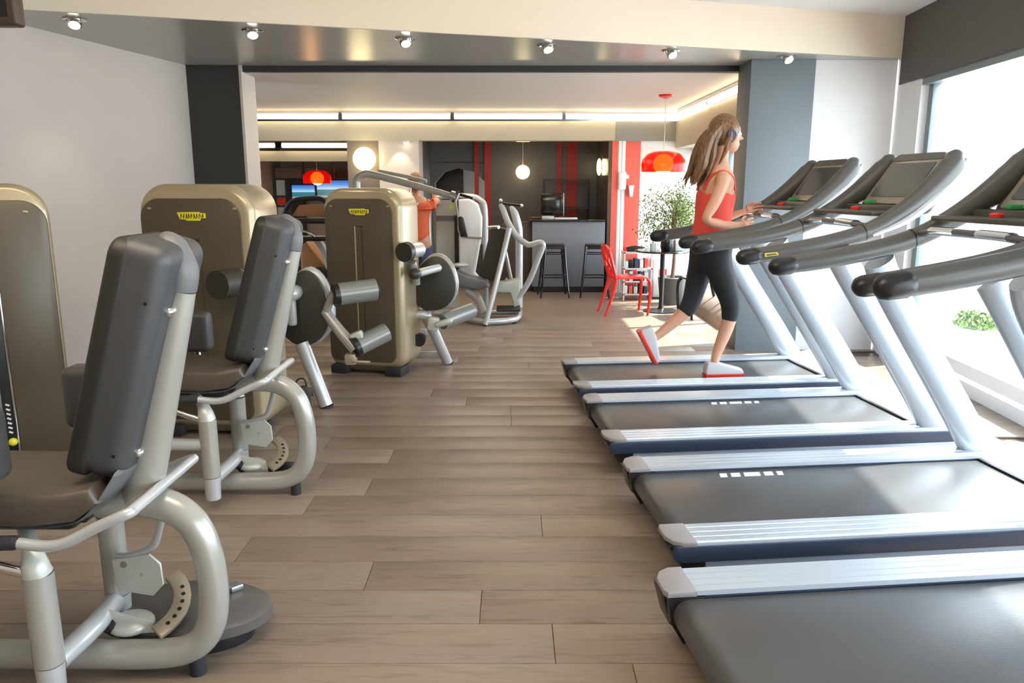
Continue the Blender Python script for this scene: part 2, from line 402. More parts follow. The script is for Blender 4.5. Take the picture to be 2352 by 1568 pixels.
# far room
FY = 11.35
struct('ceiling_far', MB().box(-4.6, 3.0, 7.66, 16, 2.62, 2.72), 'ceiling_far')
struct('wall_far_left', MB().box(-4.6, -4.5, 7.6, 16, -.05, 2.7), 'wall_cream')
struct('trim_6', MB().box(-4.5, 1.50, FY, FY+.22, 2.21, 2.48), 'fascia_olive')
struct('trim_7', MB().box(1.50, 2.75, FY-.01, FY+.22, 2.205, 2.48), 'fascia_mid')
struct('trim_8', MB().box(2.36, 2.80, 7.62, FY, 2.10, 2.48), 'fascia_olive')
struct('trim_9', MB().box(2.66, 2.74, 7.62, FY, 2.02, 2.10), 'frame_white')
struct('pillar_globe', MB().box(-2.39, -1.93, FY+.02, FY+.5, -.01, 2.35), 'pillar_brown')
struct('pillar_pale', MB().box(-1.93, -1.35, FY+.01, FY+.5, -.01, 2.35), 'pillar_tan')
struct('bar_ceiling', MB().box(-4.5, 1.45, FY+.22, 16, 2.30, 2.38), 'bar_wall')
# recess behind the bar
b = MB(); b.box(-1.35, -1.28, 12.93, 13.1, 0, 2.35); b.box(-.45, 1.55, 12.93, 13.1, 0, 2.35); b.box(-1.28, -.45, 12.93, 13.1, 1.95, 2.35); b.box(-1.28, -.45, 12.93, 13.1, 0, .6)
b.prism([(-1.28, 1.96), (-1.28, 1.62), (-1.12, 1.80), (-.9, 1.86), (-.62, 1.80), (-.45, 1.64), (-.45, 1.96)], 12.93, 13.1, 'y')
struct('wall_bar_back', b, 'bar_wall_grey')
struct('wall_bar_panel', MB().box(-.44, 1.45, 12.90, 12.935, 0, 2.35), 'bar_wall')
struct('wall_bar_alcove', MB().box(-1.5, -.2, 13.9, 14.0, 0, 2.4), 'pillar_tan')
struct('wall_bar_alcove_side', MB().box(-1.32, -.86, 13.7, 13.85, 0, 2.4), 'black')
struct('wall_bar_left', MB().box(-1.40, -1.35, FY+.5, 16, 0, 2.35), 'bar_wall')
struct('wall_bar_right', MB().box(1.40, 1.449, FY+.01, 13.1, 0, 2.35), 'bar_side')
for i, (a, c) in enumerate(((-.62, -.547), (-.454, -.346), (.742, .815), (.905, 1.075))):
    struct('trim_%d' % (10+i), MB().box(a, c, 12.885, 12.925, 0 if i > 1 else .55, 2.30), 'stripe_red_dark')  # right-hand pair: reflection of the left stripes, put in as solid red strips
struct('wall_far_back', MB().box(1.449, 3.0, FY+.02, FY+.3, -.05, 2.3), 'wall_white')
for i, (a, c, mm) in enumerate(((1.452, 1.545, 'stripe_red'), (1.545, 1.59, 'stripe_white'), (1.597, 1.645, 'stripe_white'), (1.645, 1.864, 'stripe_red'))):
    struct('trim_%d' % (20+i), MB().box(a, c, FY+.005, FY+.02, 0, 2.205), mm)
# far right window wall
w2 = struct('window_2', MB().box(2.74, 2.9, 7.6, FY+.02, -.05, .30), 'baseboard')
MB().box(2.72, 2.95, 7.6, FY+.02, .30, .33, .004).build('window_sill', 'frame_white', w2)
for yy in (7.66, 8.9, 10.1, 11.25): MB().box(2.78, 2.86, yy-.03, yy+.03, .33, 2.03, .005).build('window_frame', 'frame_alu', w2)
MB().box(2.76, 2.88, 7.6, FY, 2.0, 2.5).build('window_head', 'fascia_olive', w2)
for a, c in ((7.69, 8.87), (8.93, 10.07), (10.13, 11.22)): MB().box(2.81, 2.82, a, c, .33, 2.0).build('window_pane', 'glass', w2)
b = MB(); b.prism([(2.30, 0), (2.74, 0), (2.74, .26), (2.62, .28), (2.34, .10)], 8.3, FY, 'y', bev=.01); struct('trim_30', b, 'baseboard')
struct('trim_31', MB().box(1.87, 2.3, FY-.02, FY+.02, 0, .10), 'baseboard')
# room seen through the wide opening on the far left
struct('wall_mirror_room', MB().box(-4.5, -2.3, 15.2, 15.3, 0, 2.4), 'pillar_tan')
struct('wall_mirror_right', MB().box(-2.0, -1.93, FY+.5, 15.3, 0, 2.4), 'pillar_brown')
struct('trim_32', MB().box(-4.4, -2.39, 12.6, 12.75, 1.96, 2.12), 'fascia_olive')
struct('trim_33', MB().box(-4.4, -2.0, 12.76, 15.2, 2.09, 2.13), 'bar_wall_grey')
struct('trim_34', MB().box(-4.4, -2.0, 14.5, 14.6, 1.72, 1.90), 'pillar_brown')
struct('trim_35', MB().box(-4.20, -4.02, 14.9, 15.1, .2, 1.75), 'wood_dark')
struct('trim_36', MB().box(-3.40, -2.0, 15.0, 15.15, .0, 1.30), 'wood_dark')
# outdoors
struct('ground', MB().box(4.2, 60, -25, 60, -.3, -.15), 'ground_out')
struct('garden_wall', MB().box(9, 9.25, -10, 30, -.15, .18), 'wall_out')

# ------------------------------------------------------------------ lamps
def fluo(x0, x1, y0, y1, z, label):
    t = thing('strip_light', label, 'light', ((x0+x1)/2, (y0+y1)/2, z), 0, 'strip lights in the cove'); a = V(x0-(x0+x1)/2, y0-(y0+y1)/2, 0)
    MB().tube([a*.99, -a*.99], .032, n=10, sub=1).build('tube', 'tube_warm', t)
    d = a.normalized()
    MB().tube([a, a*.985], .030, n=8, sub=1).tube([-a*.985, -a], .030, n=8, sub=1).build('end_cap', 'steel', t)
    b = MB(); e = V(abs(a.x)+.0, abs(a.y)+.0, 0); nx = .02 if abs(a.y) < .1 else 0
    b.box(-max(e.x, .02), max(e.x, .02), -max(e.y, .02), max(e.y, .02), .036, .062); b.build('housing', 'frame_white', t)
for i, (a, c) in enumerate(((-3.75, -2.475), (-2.425, -.875), (-.83, .72), (.76, 2.28))):
    fluo(a, c, FY-.06, FY-.06, 2.535, ['warm strip light at the left end of the far ceiling cove', 'warm strip light second from left, above the round globe wall lamp', 'warm strip light third from left, above the dark bar wall', 'warm strip light above the red striped wall, ending at the cove corner'][i])
fluo(2.33, 2.33, 9.42, 11.2, 2.535, 'far strip light of the right-hand cove, next to the corner')
fluo(2.33, 2.33, 7.72, 9.37, 2.535, 'near strip light of the right-hand cove, beside the blue column')
sp_l = ['leftmost chrome spotlight in the grey beam', 'second chrome spotlight from the left in the grey beam', 'third chrome spotlight from the left in the grey beam', 'fourth chrome spotlight from the left in the grey beam', 'fifth chrome spotlight from the left in the grey beam', 'rightmost spotlight in the beam, above the blue column']
for i, (x, y) in enumerate(((-3.0, 5.56), (-1.9, 5.915), (-.83, 6.25), (.28, 6.52), (1.34, 6.78), (2.41, 7.045))):
    t = thing('spotlight', sp_l[i], 'light', (x, y, HS), 0, 'spotlights in the lowered beam')
    MB().lathe([(.075, 0), (.078, -.006), (.06, -.012), (.052, -.004), (.052, 0)], n=20).build('ring', 'chrome', t)
    h = MB().lathe([(0, .0), (.038, -.002), (.046, -.02), (.046, -.052), (.036, -.058), (.034, -.05)], n=18).build('lamp_head', 'chrome', t)
    h.rotation_euler = (R(-34), R(-14), 0)
    g = MB().lathe([(0, -.052), (.034, -.052), (.03, -.056), (0, -.058)], n=16).build('bulb', 'spot_glow', h)
    if i < 5:
        lamp('spot_beam', 'SPOT', (x, y-.02, HS-.08), (R(12), R(0), 0), 14, (1, .82, .6), spot_size=R(80), spot_blend=.6, shadow_soft_size=.04)
for i, (x, y, w) in enumerate(((-3.42, 11.62, 'over the opening on the far left'), (-1.52, 11.28, 'on the pale pillar beside the bar'), (-.78, 11.7, 'left above the dark bar recess'), (-.06, 11.7, 'in the middle above the bar recess'), (.62, 11.7, 'right above the bar recess'))):
    z = 2.30 if y > 11.5 else 2.20
    t = thing('small_spotlight', 'small bright spotlight '+w, 'light', (x, y, z), 0, 'small spotlights above the bar')
    MB().lathe([(0, 0), (.05, 0), (.05, -.02), (.042, -.025), (0, -.025)], n=14).build('ring', 'frame_white', t)
    MB().lathe([(0, -.026), (.036, -.026), (.02, -.04), (0, -.044)], n=14).build('bulb', 'spot_glow', t)
lamp('pillar_beam', 'SPOT', (-1.62, 11.2, 2.16), (R(18), 0, 0), 8, (1, .85, .65), spot_size=R(75), spot_blend=.5, shadow_soft_size=.02)
t = thing('globe_wall_lamp', 'large round glowing globe lamp on the brown pillar', 'light', (-2.125, FY+.02, 1.95))
MB().lathe([(0, .0), (.10, 0), (.10, -.03), (0, -.03)], n=24, axis='y').build('mount', 'steel', t)
MB().ball((0, -.11, 0), .165, 24, (1, .55, 1)).build('globe', 'globe_core', t)
t = thing('globe_lamp', 'round amber globe lamp hanging in front of the bar back wall', 'light', (.174, 12.6, 1.79))
MB().ball((0, 0, 0), .112, 20).build('globe', 'globe_core', t)
MB().tube([(0, 0, .11), (0, 0, .50)], .004, n=6, sub=1).build('cord', 'frame_white', t)
t = thing('disc_lamp', 'narrow wall lamp glowing on the dark side wall of the bar', 'light', (1.40, 12.2, 1.86))
MB().ball((-.04, 0, 0), .13, 18, (.28, .9, 1)).build('shade', 'globe_core', t)
MB().lathe([(0, 0), (.06, 0), (.06, -.02), (0, -.02)], n=16, axis='x').build('mount', 'steel', t)
t = thing('ring_lamp', 'small amber ring lamp at the top of the bar recess', 'light', (.17, 12.0, 2.27))
MB().lathe([(.11, 0), (.12, -.02), (.11, -.035), (.06, -.035), (.05, 0)], n=24).build('ring', 'globe_warm', t)
MB().lathe([(0, .03), (.11, .03), (.11, 0), (0, 0)], n=20).build('mount', 'steel', t)
def pendant(x, y, z, zc, r, label):
    t = thing('pendant_lamp', label, 'light', (x, y, z))
    prof = [(.10*r, .46*r), (.45*r, .47*r), (.75*r, .36*r), (.95*r, .12*r), (1.0*r, -.1*r), (.98*r, -.42*r), (.95*r, -.42*r), (.96*r, -.1*r), (.91*r, .1*r), (.72*r, .32*r), (.43*r, .43*r), (.10*r, .43*r)]
    MB().lathe(prof, n=36).build('lamp_shade', 'shade_red', t)
    MB().ball((0, -.0, -.08*r), .46*r, 20).build('globe', 'globe_warm', t)
    MB().tube([(0, 0, .43*r), (0, 0, zc-z)], .005, n=6, sub=1).build('cord', 'frame_white', t)
    MB().lathe([(0, zc-z), (.09, zc-z), (.085, zc-z-.02), (.02, zc-z-.045), (0, zc-z-.045)], n=18).build('canopy', 'red_plastic', t)
    l = lamp('pendant_glow', 'POINT', (x, y, z-.3), (0, 0, 0), 6, (1, .6, .25), shadow_soft_size=.1)
pendant(1.82, 9.4, 1.845, 2.62, .265, 'large red pendant lamp with glowing orange globe above the cafe table')
pendant(-3.40, 13.6, 1.72, 2.09, .25, 'smaller red pendant lamp hanging in the room on the far left')
for a, c in ((-4.3, -3.78), (-3.66, -2.62), (-2.58, -2.36)):
    t = thing('strip_light', {-4.3: 'short strip light at the left of the mirrored room', -3.66: 'long strip light above the smaller red pendant', -2.58: 'short strip light left of the round globe lamp'}[a], 'light', ((a+c)/2, 12.5, 2.20), 0, 'strip lights in the mirrored room')
    MB().tube([((a-c)/2, 0, 0), ((c-a)/2, 0, 0)], .035, n=8, sub=1).build('tube', 'tube_warm', t)
    MB().box((a-c)/2, (c-a)/2, -.03, .03, .036, .05).build('housing', 'frame_white', t)

# ------------------------------------------------------------------ treadmill
def make_treadmill(label):
    t = thing('treadmill', label, 'treadmill', (0, 0, 0), 0, 'treadmills in a row along the window')
    MB().box(.12, 2.0, -.36, .36, .035, .125, .01).build('deck_frame', 'tread_side', t)
    for s in (-1, 1):
        q = lambda y: y*s
        xs = -.05 if s < 0 else -.01
        b = MB(); b.box(.10, 1.98, q(.315), q(.455), .045, .135, .008); b.build('side_panel', 'tread_side', t)
        b = MB(); b.prism(rr(.02+xs, .135, 1.97, .205, [.03, .01, .01, .02]), q(.31), q(.468), 'y', bev=.006); b.build('rail_skirt', 'tread_skirt', t)
        # ribbed aluminium foot rail
        yy = [.305+i*(.160/4) for i in range(5)]; o_ = [(yy[0]*s, .203)]
        for i in range(4):
            o_ += [(yy[i]*s+.001*s, .219), (yy[i+1]*s-.008*s, .221), (yy[i+1]*s-.006*s, .214), (yy[i+1]*s-.001*s, .214)]
        o_ += [(yy[4]*s, .203)]
        b = MB(); b.prism(o_, .10+xs, 1.90, 'x'); b.build('foot_rail', 'tread_silver', t, ang=20)
        b = MB(); b.prism([(xs+.01, q(.30)), (xs+.11, q(.30)), (xs+.11, q(.470)), (xs+.06, q(.470)), (xs+.02, q(.445)), (xs, q(.40)), (xs, q(.32))], .200, .2225, 'z', bev=.005); b.build('rail_end_cap', 'tread_cap', t)
        b = MB(); b.prism([(.0, .20), (.13, .20), (.10, .175), (.075, .12), (.10, .045), (.06, .035), (.015, .11)], q(.30), q(.33), 'y', bev=.004)
        b.prism([(xs, .20), (.12, .20), (.12, .05), (.08, .035), (.02, .09)], q(.33), q(.45), 'y', bev=.01); b.build('rear_bracket', 'black', t)
        # upright
        b = MB(); b.tube([(1.90, q(.405), .17), (1.74, q(.405), .42), (1.48, q(.405), .80), (1.28, q(.40), 1.10), (1.22, q(.38), 1.20)], [.085, .082, .078, .078, .075], n=20, sub=4, asp=(.62, 1), ref=(0, 1, 0)); b.build('upright', 'tread_silver', t)
        # long handlebar sweeping up into the console side
        pts = [(.72, q(.36), 1.185), (.93, q(.36), 1.213), (1.2, q(.36), 1.262), (1.4, q(.36), 1.322), (1.55, q(.355), 1.40), (1.68, q(.345), 1.485), (1.80, q(.33), 1.585), (1.865, q(.32), 1.66), (1.885, q(.31), 1.70)]
        b = MB(); b.tube(pts, [.040, .044, .045, .046, .052, .062, .074, .070, .054], n=18, sub=5, asp=(.85, 1), ref=(0, 1, 0), rnd_end=True); h = b.build('handlebar', 'tread_grey', t)
        b = MB(); b.tube([(.70, q(.36), 1.182), (.76, q(.36), 1.189)], [.043, .045], n=16, sub=1, rnd_end=True); b.build('end_cap', 'black', h)
        b = MB(); b.tube([(1.36, q(.36), 1.308), (1.366, q(.36), 1.310)], .0475, n=16, sub=1, asp=(.87, 1), ref=(0, 1, 0)); b.build('seam', 'black', h)
        # small yellow badge near the grip end
        for dy in (s*.0405,):
            b = MB(); b.prism([(.80, 1.187), (.875, 1.196), (.865, 1.212), (.795, 1.206)], q(.36)+dy-.002, q(.36)+dy+.002, 'y'); b.build('badge', 'logo_yellow', h)
            b = MB(); b.prism([(.808, 1.192), (.865, 1.199), (.858, 1.206), (.805, 1.200)], q(.36)+dy*1.07-.001, q(.36)+dy*1.07+.001, 'y'); b.build('badge_print', 'logo_ink', h)
        # curved lighter fairing outside the console
        b = MB(); b.tube([(1.40, q(.39), 1.296), (1.58, q(.395), 1.375), (1.74, q(.38), 1.49), (1.86, q(.36), 1.60), (1.93, q(.34), 1.70)], [.008, .020, .026, .024, .010], n=10, sub=4); b.build('side_trim', 'tread_silver', t)
        for xx in (.3, 1.7): MB().lathe([(0, 0), (.035, 0), (.035, .03), (.02, .04), (0, .04)], c=(xx, q(.33), 0), n=12).build('foot', 'rubber', t)
    # belt loop
    o_ = [(.075+.055*math.cos(a), .140+.055*math.sin(a)) for a in [PI/2+i*PI/8 for i in range(9)]]
    o_ += [(1.86, .085), (1.90, .14), (1.86, .195)]
    b = MB(); b.prism(o_, -.302, .302, 'y', bev=.004); b.build('running_belt', 'belt', t)
    for x in (.42,):
        for xa, xb in ((.42, .455), (.475, .52), (.54, .62), (.64, .685), (.705, .735)):
            b = MB(); b.prism([(xa, .215), (xb, .215), (xb+.012, .262), (xa+.012, .262)], .1945, .1958, 'z'); b.build('belt_mark', 'print_white', t)
    MB().box(1.80, 1.825, -.30, .30, .195, .206, .003).build('belt_guard', 'black', t)
    # motor cover
    b = MB(); b.prism([(1.82, .04), (1.82, .205), (1.88, .235), (2.02, .27), (2.16, .245), (2.22, .16), (2.22, .04)], -.40, .40, 'y', bev=.03); b.build('motor_cover', 'tread_side', t)
    # console
    d = V(.20, 0, .29).normalized(); n = V(-d.z, 0, d.x)     # d up the screen, n towards the runner
    O = V(1.805, 0, 1.595)
    b = MB(); b.prism(rr(-.31, -.185, .31, .20, [.04, .04, .09, .09]), -.085, -.012, frame=(V(0, -1, 0), d, n, O), bev=.02); b.build('console_shell', 'tread_grey', t)
    b = MB(); b.prism(rr(-.245, -.175, .245, .178, [.02, .02, .05, .05]), -.014, .012, frame=(V(0, -1, 0), d, n, O), bev=.008); bz = b.build('console_bezel', 'bezel', t)
    b = MB(); b.prism(rr(-.205, -.130, .205, .105, .008), .012, .016, frame=(V(0, -1, 0), d, n, O)); b.build('screen', 'screen', bz)
    b = MB(); b.prism(rr(-.235, .125, .235, .172, [.005, .005, .04, .04]), .0115, .0155, frame=(V(0, -1, 0), d, n, O)); b.build('header_strip', 'tread_grey', bz)
    b = MB(); b.box(1.42, 1.64, -.325, .325, 1.395, 1.42, .008); b.box(1.62, 1.72, -.32, .32, 1.385, 1.45, .01); b.build('tray', 'tread_grey', t)
    b = MB(); b.tube([(1.40, -.345, 1.335), (1.385, -.2, 1.350), (1.38, 0, 1.352), (1.385, .2, 1.350), (1.40, .345, 1.335)], .026, n=12, sub=4, asp=(.7, 1.2)); b.build('cross_bar', 'tread_grey', t)
    for s in (-1, 1): MB().tube([(1.384, s*.24, 1.353), (1.38, s*.07, 1.356)], .0275, n=12, sub=1, asp=(.72, 1.2)).build('pulse_sensor', 'chrome', t)
    b = MB(); b.lathe([(0, 0), (.028, 0), (.028, .012), (.02, .02), (0, .022)], c=(1.56, .08, 1.42), n=16); b.build('stop_button', 'red_plastic', t)
    MB().box(1.64, 1.71, .10, .14, 1.45, 1.475, .008).build('clip', 'green_plastic', t)
    return t
A6 = R(6)
t3 = make_treadmill('empty treadmill')
def place(t, x, y, sy, label):
    t.location = (x, y, 0); t.rotation_euler = (0, 0, A6); t.scale = (1, sy, 1); t['label'] = label
t4 = copy_tree(t3); t2 = copy_tree(t3); t1 = copy_tree(t3)
place(t4, .44, 5.47, .95, 'farthest treadmill, the one the woman in the coral top runs on')
place(t3, .51, 4.38, 1.0, 'empty treadmill directly in front of the runner, its whole tilted screen in view')
place(t2, .60, 3.17, 1.02, 'empty treadmill second nearest to the camera, its console cut off by the right edge')
place(t1, .55, 2.015, 1.0, 'nearest treadmill, only belt and far foot rail showing at bottom right')
t1.scale = (1, 1, 1.045)
for tt in (t1, t4):                                         # no printed mark on these belts
    for ch in [c for c in tt.children if c.name.startswith('belt_mark')]: bpy.data.objects.remove(ch, do_unlink=True)
for ch in t3.children:
    if ch.name.startswith('belt_mark'): ch.location.x += .37

# ------------------------------------------------------------------ weight stack cabinets and their machines
def glyphs(b, n, x0, x1, z0, z1, y):                         # illegible dark strokes of the printed badge
    rg = random.Random(5); w = (x1-x0)/n
    for i in range(n):
        xa = x0+i*w
        pts = [(xa+w*rg.uniform(.05, .3), z0), (xa+w*rg.uniform(.3, .7), z1), (xa+w*rg.uniform(.6, .9), z0+(z1-z0)*rg.uniform(0, .4))]
        for p, q in zip(pts, pts[1:]):
            d = Vector((q[0]-p[0], q[1]-p[1])); m = Vector((-d.y, d.x)).normalized()*.0022
            b.prism([(p[0]+m.x, p[1]+m.y), (q[0]+m.x, q[1]+m.y), (q[0]-m.x, q[1]-m.y), (p[0]-m.x, p[1]-m.y)], y-.0012, y, 'y')
def cabinet(t, loc, rz, w, h, depth, slot='groove', shell='shell_champagne', face='face_olive', feet=True, flat=False):
    """parts in local frame of an inner offset: x across, y back, z up; parented to t"""
    Mx = Matrix.Translation(Vector(loc)) @ Matrix.Rotation(rz, 4, 'Z'); out = []
    z0 = .06
    def add(b, name, m, par=t):
        o = b.build(name, m, par)
        o.matrix_local = Mx if par is t else Matrix(); return o
    ho = w/2
    b = MB(); b.prism(rr(-ho, z0, ho, h, [.10, .10, .17, .17], 8), .0, depth, 'y', bev=.03 if flat else .055); sh = add(b, 'cabinet_shell', shell)
    fr = .20
    b = MB(); b.prism(rr(-ho+.022, z0+.05, ho-(.012 if flat else .072), h-.085, [.07, .07, .12, .12], 8), -.010, .03, 'y', bev=.008); fc = add(b, 'front_panel', face)
    cx = -.025
    if slot == 'groove':
        add(MB().box(cx-.035, cx-.024, -.014, -.008, .36, 1.24, .002), 'slot_edge', 'shell_champagne', fc)
        b = MB(); b.box(cx+.030, cx+.034, -.0115, -.0095, .36, 1.24); b.box(cx-.024, cx+.034, -.0115, -.0095, 1.235, 1.242); add(b, 'slot_line', 'black', fc)
    if slot == 'faint':
        b = MB(); b.box(cx-.05, cx-.047, -.0115, -.0095, .3, 1.24); b.box(cx+.047, cx+.05, -.0115, -.0095, .3, 1.24); b.box(cx-.05, cx+.05, -.012, -.0095, 1.232, 1.245); add(b, 'slot_line', 'wood_dark', fc)
    if slot == 'stack':
        add(MB().box(-.20, .085, -.014, -.009, .14, 1.235, .003), 'stack_window', 'black', fc)
        add(MB().box(-.19, .025, -.018, -.014, .16, 1.21, .003), 'stack_shield', 'roller_grey', fc)
        add(MB().tube([(.077, -.018, .16), (.077, -.018, 1.225)], .006, n=8, sub=1), 'guide_rod', 'chrome', fc)
        b = MB()
        for i in range(7): b.box(.038, .058, -.0155, -.0142, .27+i*.025, .279+i*.025, rot=(0, .5, 0))
        add(b, 'scale_print', 'print_white', fc)
        add(MB().ball((.052, -.03, .225), .022, 14, (1, .8, 1)), 'pin_knob', 'knob_yellow', fc)
    lx, lz = cx+.01, h-.19
    b = MB(); b.prism([(lx-.088, lz+.024), (lx+.05, lz+.026), (lx+.058, lz+.020), (lx+.088, lz+.019), (lx+.090, lz-.010), (lx+.058, lz-.014), (lx+.054, lz-.026), (lx-.03, lz-.027), (lx-.036, lz-.020), (lx-.072, lz-.018)], -.0155, -.009, 'y', bev=.002)
    lg = add(b, 'logo_badge', 'logo_yellow', fc)
    b = MB(); glyphs(b, 9, lx-.07, lx+.08, lz-.014, lz+.016, -.0156); g = b.build('logo_lettering', 'logo_ink', fc)
    for sx in (-1, 1):
        add(MB().box(sx*(ho-.085)-.012-(.02 if sx > 0 else 0), sx*(ho-.085)+.012-(.02 if sx > 0 else 0), -.013, -.009, h-.150, h-.138, .003), 'screw_cover', 'shell_champagne', fc)
    if feet:
        for sx in (-1, 1): add(MB().box(sx*(ho-.10)-.075, sx*(ho-.10)+.075, -.03, .16, 0, .075, .012), 'foot', 'rubber')
        add(MB().box(-ho+.1, ho-.1, .02, depth-.02, .03, .08, .01), 'base_frame', face)
    return Mx

# --- seat of the two nearest machines (symmetry plane y=0, user faces -x)
def seat_unit(t, O, near):
    Mx = Matrix.Translation(Vector(O))
    def add(b, name, m, par=t):
        o = b.build(name, m, par)
        if par is t: o.matrix_local = Mx
        return o
    # big rear loop of round tube
    lp = [(-.95, 0, .55), (-.60, 0, .585), (-.36, 0, .600), (-.20, 0, .590), (-.105, 0, .530), (-.062, 0, .42), (-.053, 0, .28), (-.072, 0, .17), (-.13, 0, .098), (-.24, 0, .070), (-.50, 0, .068), (-1.0, 0, .068), (-1.55, 0, .068)]
    add(MB().tube(lp, [.05, .05, .052, .05, .048, .046, .046, .046, .046, .047, .047, .047, .047], n=20, sub=6), 'loop_frame', 'frame_champagne')
    add(MB().tube([(-.125, 0, .0), (-.125, 0, .10)], .026, n=14, sub=1), 'foot', 'rubber')
    # backrest column and cap
    add(MB().tube([(-.255, 0, .60), (-.205, 0, .78), (-.14, 0, 1.02), (-.075, 0, 1.255)], [.062, .058, .052, .044], n=18, sub=4, asp=(.9, 1), ref=(0, 1, 0)), 'back_column', 'frame_champagne')
    b = MB(); b.tube([(-.0745, 0, 1.257), (-.066, 0, 1.315), (-.088, 0, 1.385), (-.115, 0, 1.415)], [.0445, .046, .038, .014], n=18, sub=4, asp=(1.15, 1), ref=(0, 1, 0)); add(b, 'column_cap', 'shell_dark')
    # backrest: cushion in front, moulded shell behind
    d = V(.205, 0, .68).normalized(); n = V(-d.z, 0, d.x); Ob = V(-.385, 0, .735)
    u = V(0, -1, 0)
    b = MB(); b.prism(rr(-.155, 0, .155, .715, [.05, .05, .05, .05], 6), -.050, .012, frame=(u, d, n, Ob+n*.0), bev=.018); bk = add(b, 'backrest', 'vinyl_side')
    b = MB(); b.prism(rr(-.150, .005, .150, .725, [.07, .07, .055, .055], 6), -.150, .004, frame=(u, d, n, Ob), bev=.048); bs = add(b, 'backrest_shell', 'vinyl')
    b = MB()
    for z_ in (.10, .56): b.tube([Ob+d*z_+n*-.12+u*.1505, Ob+d*z_+n*-.12+u*.153], .005, n=8, sub=1)
    add(b, 'screw', 'black', bs).matrix_local = Matrix()
    for z_, zz in ((.085, 0), (.53, 0)):
        add(MB().tube([Ob+d*z_+n*-.148+u*.055, Ob+d*z_+n*-.148+u*.02], .016, n=12, sub=1, rnd_end=True), 'hinge_bolt', 'chrome')
    # seat cushion
    sp_ = [(-.30, .715), (-.42, .692), (-.86, .700), (-.905, .675), (-.905, .64), (-.85, .605), (-.50, .592), (-.36, .608), (-.28, .665)]
    b = MB(); b.prism(sp_, -.195, .195, 'y', bev=.022); st = add(b, 'seat', 'vinyl_seat')
    b = MB(); b.tube([(-.235, 0, .745), (-.30, 0, .655), (-.37, 0, .602), (-.50, 0, .586), (-.84, 0, .596), (-.90, 0, .62)], [.018]*6, n=12, sub=5, asp=(10.0, .8), ref=(0, 1, 0)); add(b, 'seat_pan', 'shell_dark')
    b = MB(); b.box(-.66, -.42, -.09, .09, .535, .585, .02); b.tube([(-.40, -.07, .575), (-.40, .07, .575)], .02, n=10, sub=1); add(b, 'seat_bracket', 'black')
    add(MB().tube([(-.33, -.052, .64), (-.33, -.075, .64)], .014, n=10, sub=1, rnd_end=True), 'bolt', 'chrome')
    # hand rail
    hr = []
    for s in (-1, 1): hr.append([(-.50, s*.235, .572), (-.41, s*.235, .562), (-.35, s*.235, .575), (-.27, s*.23, .615), (-.195, s*.225, .648)])
    path = hr[0]+[(-.175, -.21, .655), (-.172, -.17, .658), (-.172, .17, .658), (-.175, .21, .655)]+hr[1][::-1]
    add(MB().tube(path, .0165, n=12, sub=4), 'hand_rail', 'frame_silver')
    for s in (-1, 1): add(MB().tube([(-.50, s*.235, .572), (-.88, s*.235, .560)], .021, n=12, sub=1, rnd_end=True), 'grip', 'rubber')
    # swinging leg levers
    for s in (-1, 1):
        add(MB().tube([(-.47, s*.20, .46), (-.47, s*.20, .175)], .042, n=18, sub=1), 'lever_post', 'frame_champagne')
        add(MB().tube([(-.47, s*.20, .171), (-.47, s*.20, .060)], [.040, .036], n=18, sub=1, rnd_end=False), 'lever_sleeve', 'frame_silver')
        add(MB().tube([(-.47, s*.20, .461), (-.475, s*.20, .49), (-.50, s*.17, .53), (-.56, s*.10, .555)], [.040, .036, .025, .02], n=14, sub=3), 'lever_top', 'plate_pale')
        # thigh pad
        px_, pz_ = (((.17, .06) if s > 0 else (.11, .06)) if near else (0, 0))
        b = MB(); b.prism(rr(-.76+px_, .70+pz_, -.60+px_, .91+pz_, .03), s*.20, s*.30, 'y', bev=.025); add(b, 'thigh_pad', 'vinyl')
        add(MB().tube([(-.68+px_, s*.26, .74+pz_), (-.68+px_, s*.26, .66), (-.64, s*.24, .54), (-.50, s*.20, .46)], .016, n=10, sub=4), 'pad_arm', 'chrome')
    add(MB().tube([(-.47, -.165, .155), (-.44, 0, .175), (-.47, .165, .155)], .034, n=14, sub=3), 'link_bar', 'frame_silver')
    b = MB(); b.prism([(-.455, .205), (-.40, .19), (-.29, .155), (-.28, .115), (-.40, .11), (-.45, .13)], .045, .053, 'y', bev=.002); add(b, 'link_plate', 'plate_pale')
    # lower linkage: thin tube, pale plate, bronze sector
    add(MB().tube([(-.235, .12, .555), (-.275, .12, .42), (-.30, .12, .38), (-.37, .12, .352), (-.42, .13, .345)], .013, n=10, sub=5), 'adjuster_lever', 'frame_silver')
    b = MB(); b.prism([(-.425, .345), (-.30, .365), (-.265, .33), (-.262, .255), (-.30, .215), (-.415, .235)], .10, .112, 'y', bev=.004); pl = add(b, 'lever_plate', 'plate_pale')
    add(MB().tube([(-.385, .096, .330), (-.385, .10, .330)], .011, n=10, sub=1).tube([(-.33, .097, .292), (-.33, .10, .292)], .005, n=8, sub=1), 'bolt', 'steel', pl).matrix_local = Matrix()
    # perforated sector, lying nearly flat
    o_ = []
    for k in range(9): a = R(-35+k*12); o_.append((.19*math.cos(a), .19*math.sin(a)))
    for k in range(8, -1, -1): a = R(-35+k*12); o_.append((.135*math.cos(a), .135*math.sin(a)))
    sec = MB(); sec.prism(o_, 0, .018, 'z', bev=.004); so_ = add(sec, 'sector_plate', 'plate_bronze'); so_.matrix_local = Mx @ Matrix.Translation((-.38, .10, .185)) @ Euler((R(18), R(12), 0)).to_matrix().to_4x4()
    hb = MB()
    for k in range(6): a = R(-20+k*11); hb.lathe([(0, 0), (.007, 0), (.007, .002), (0, .002)], c=(.165*math.cos(a), .165*math.sin(a), .0185), n=8)
    hb.build('hole', 'black', so_)
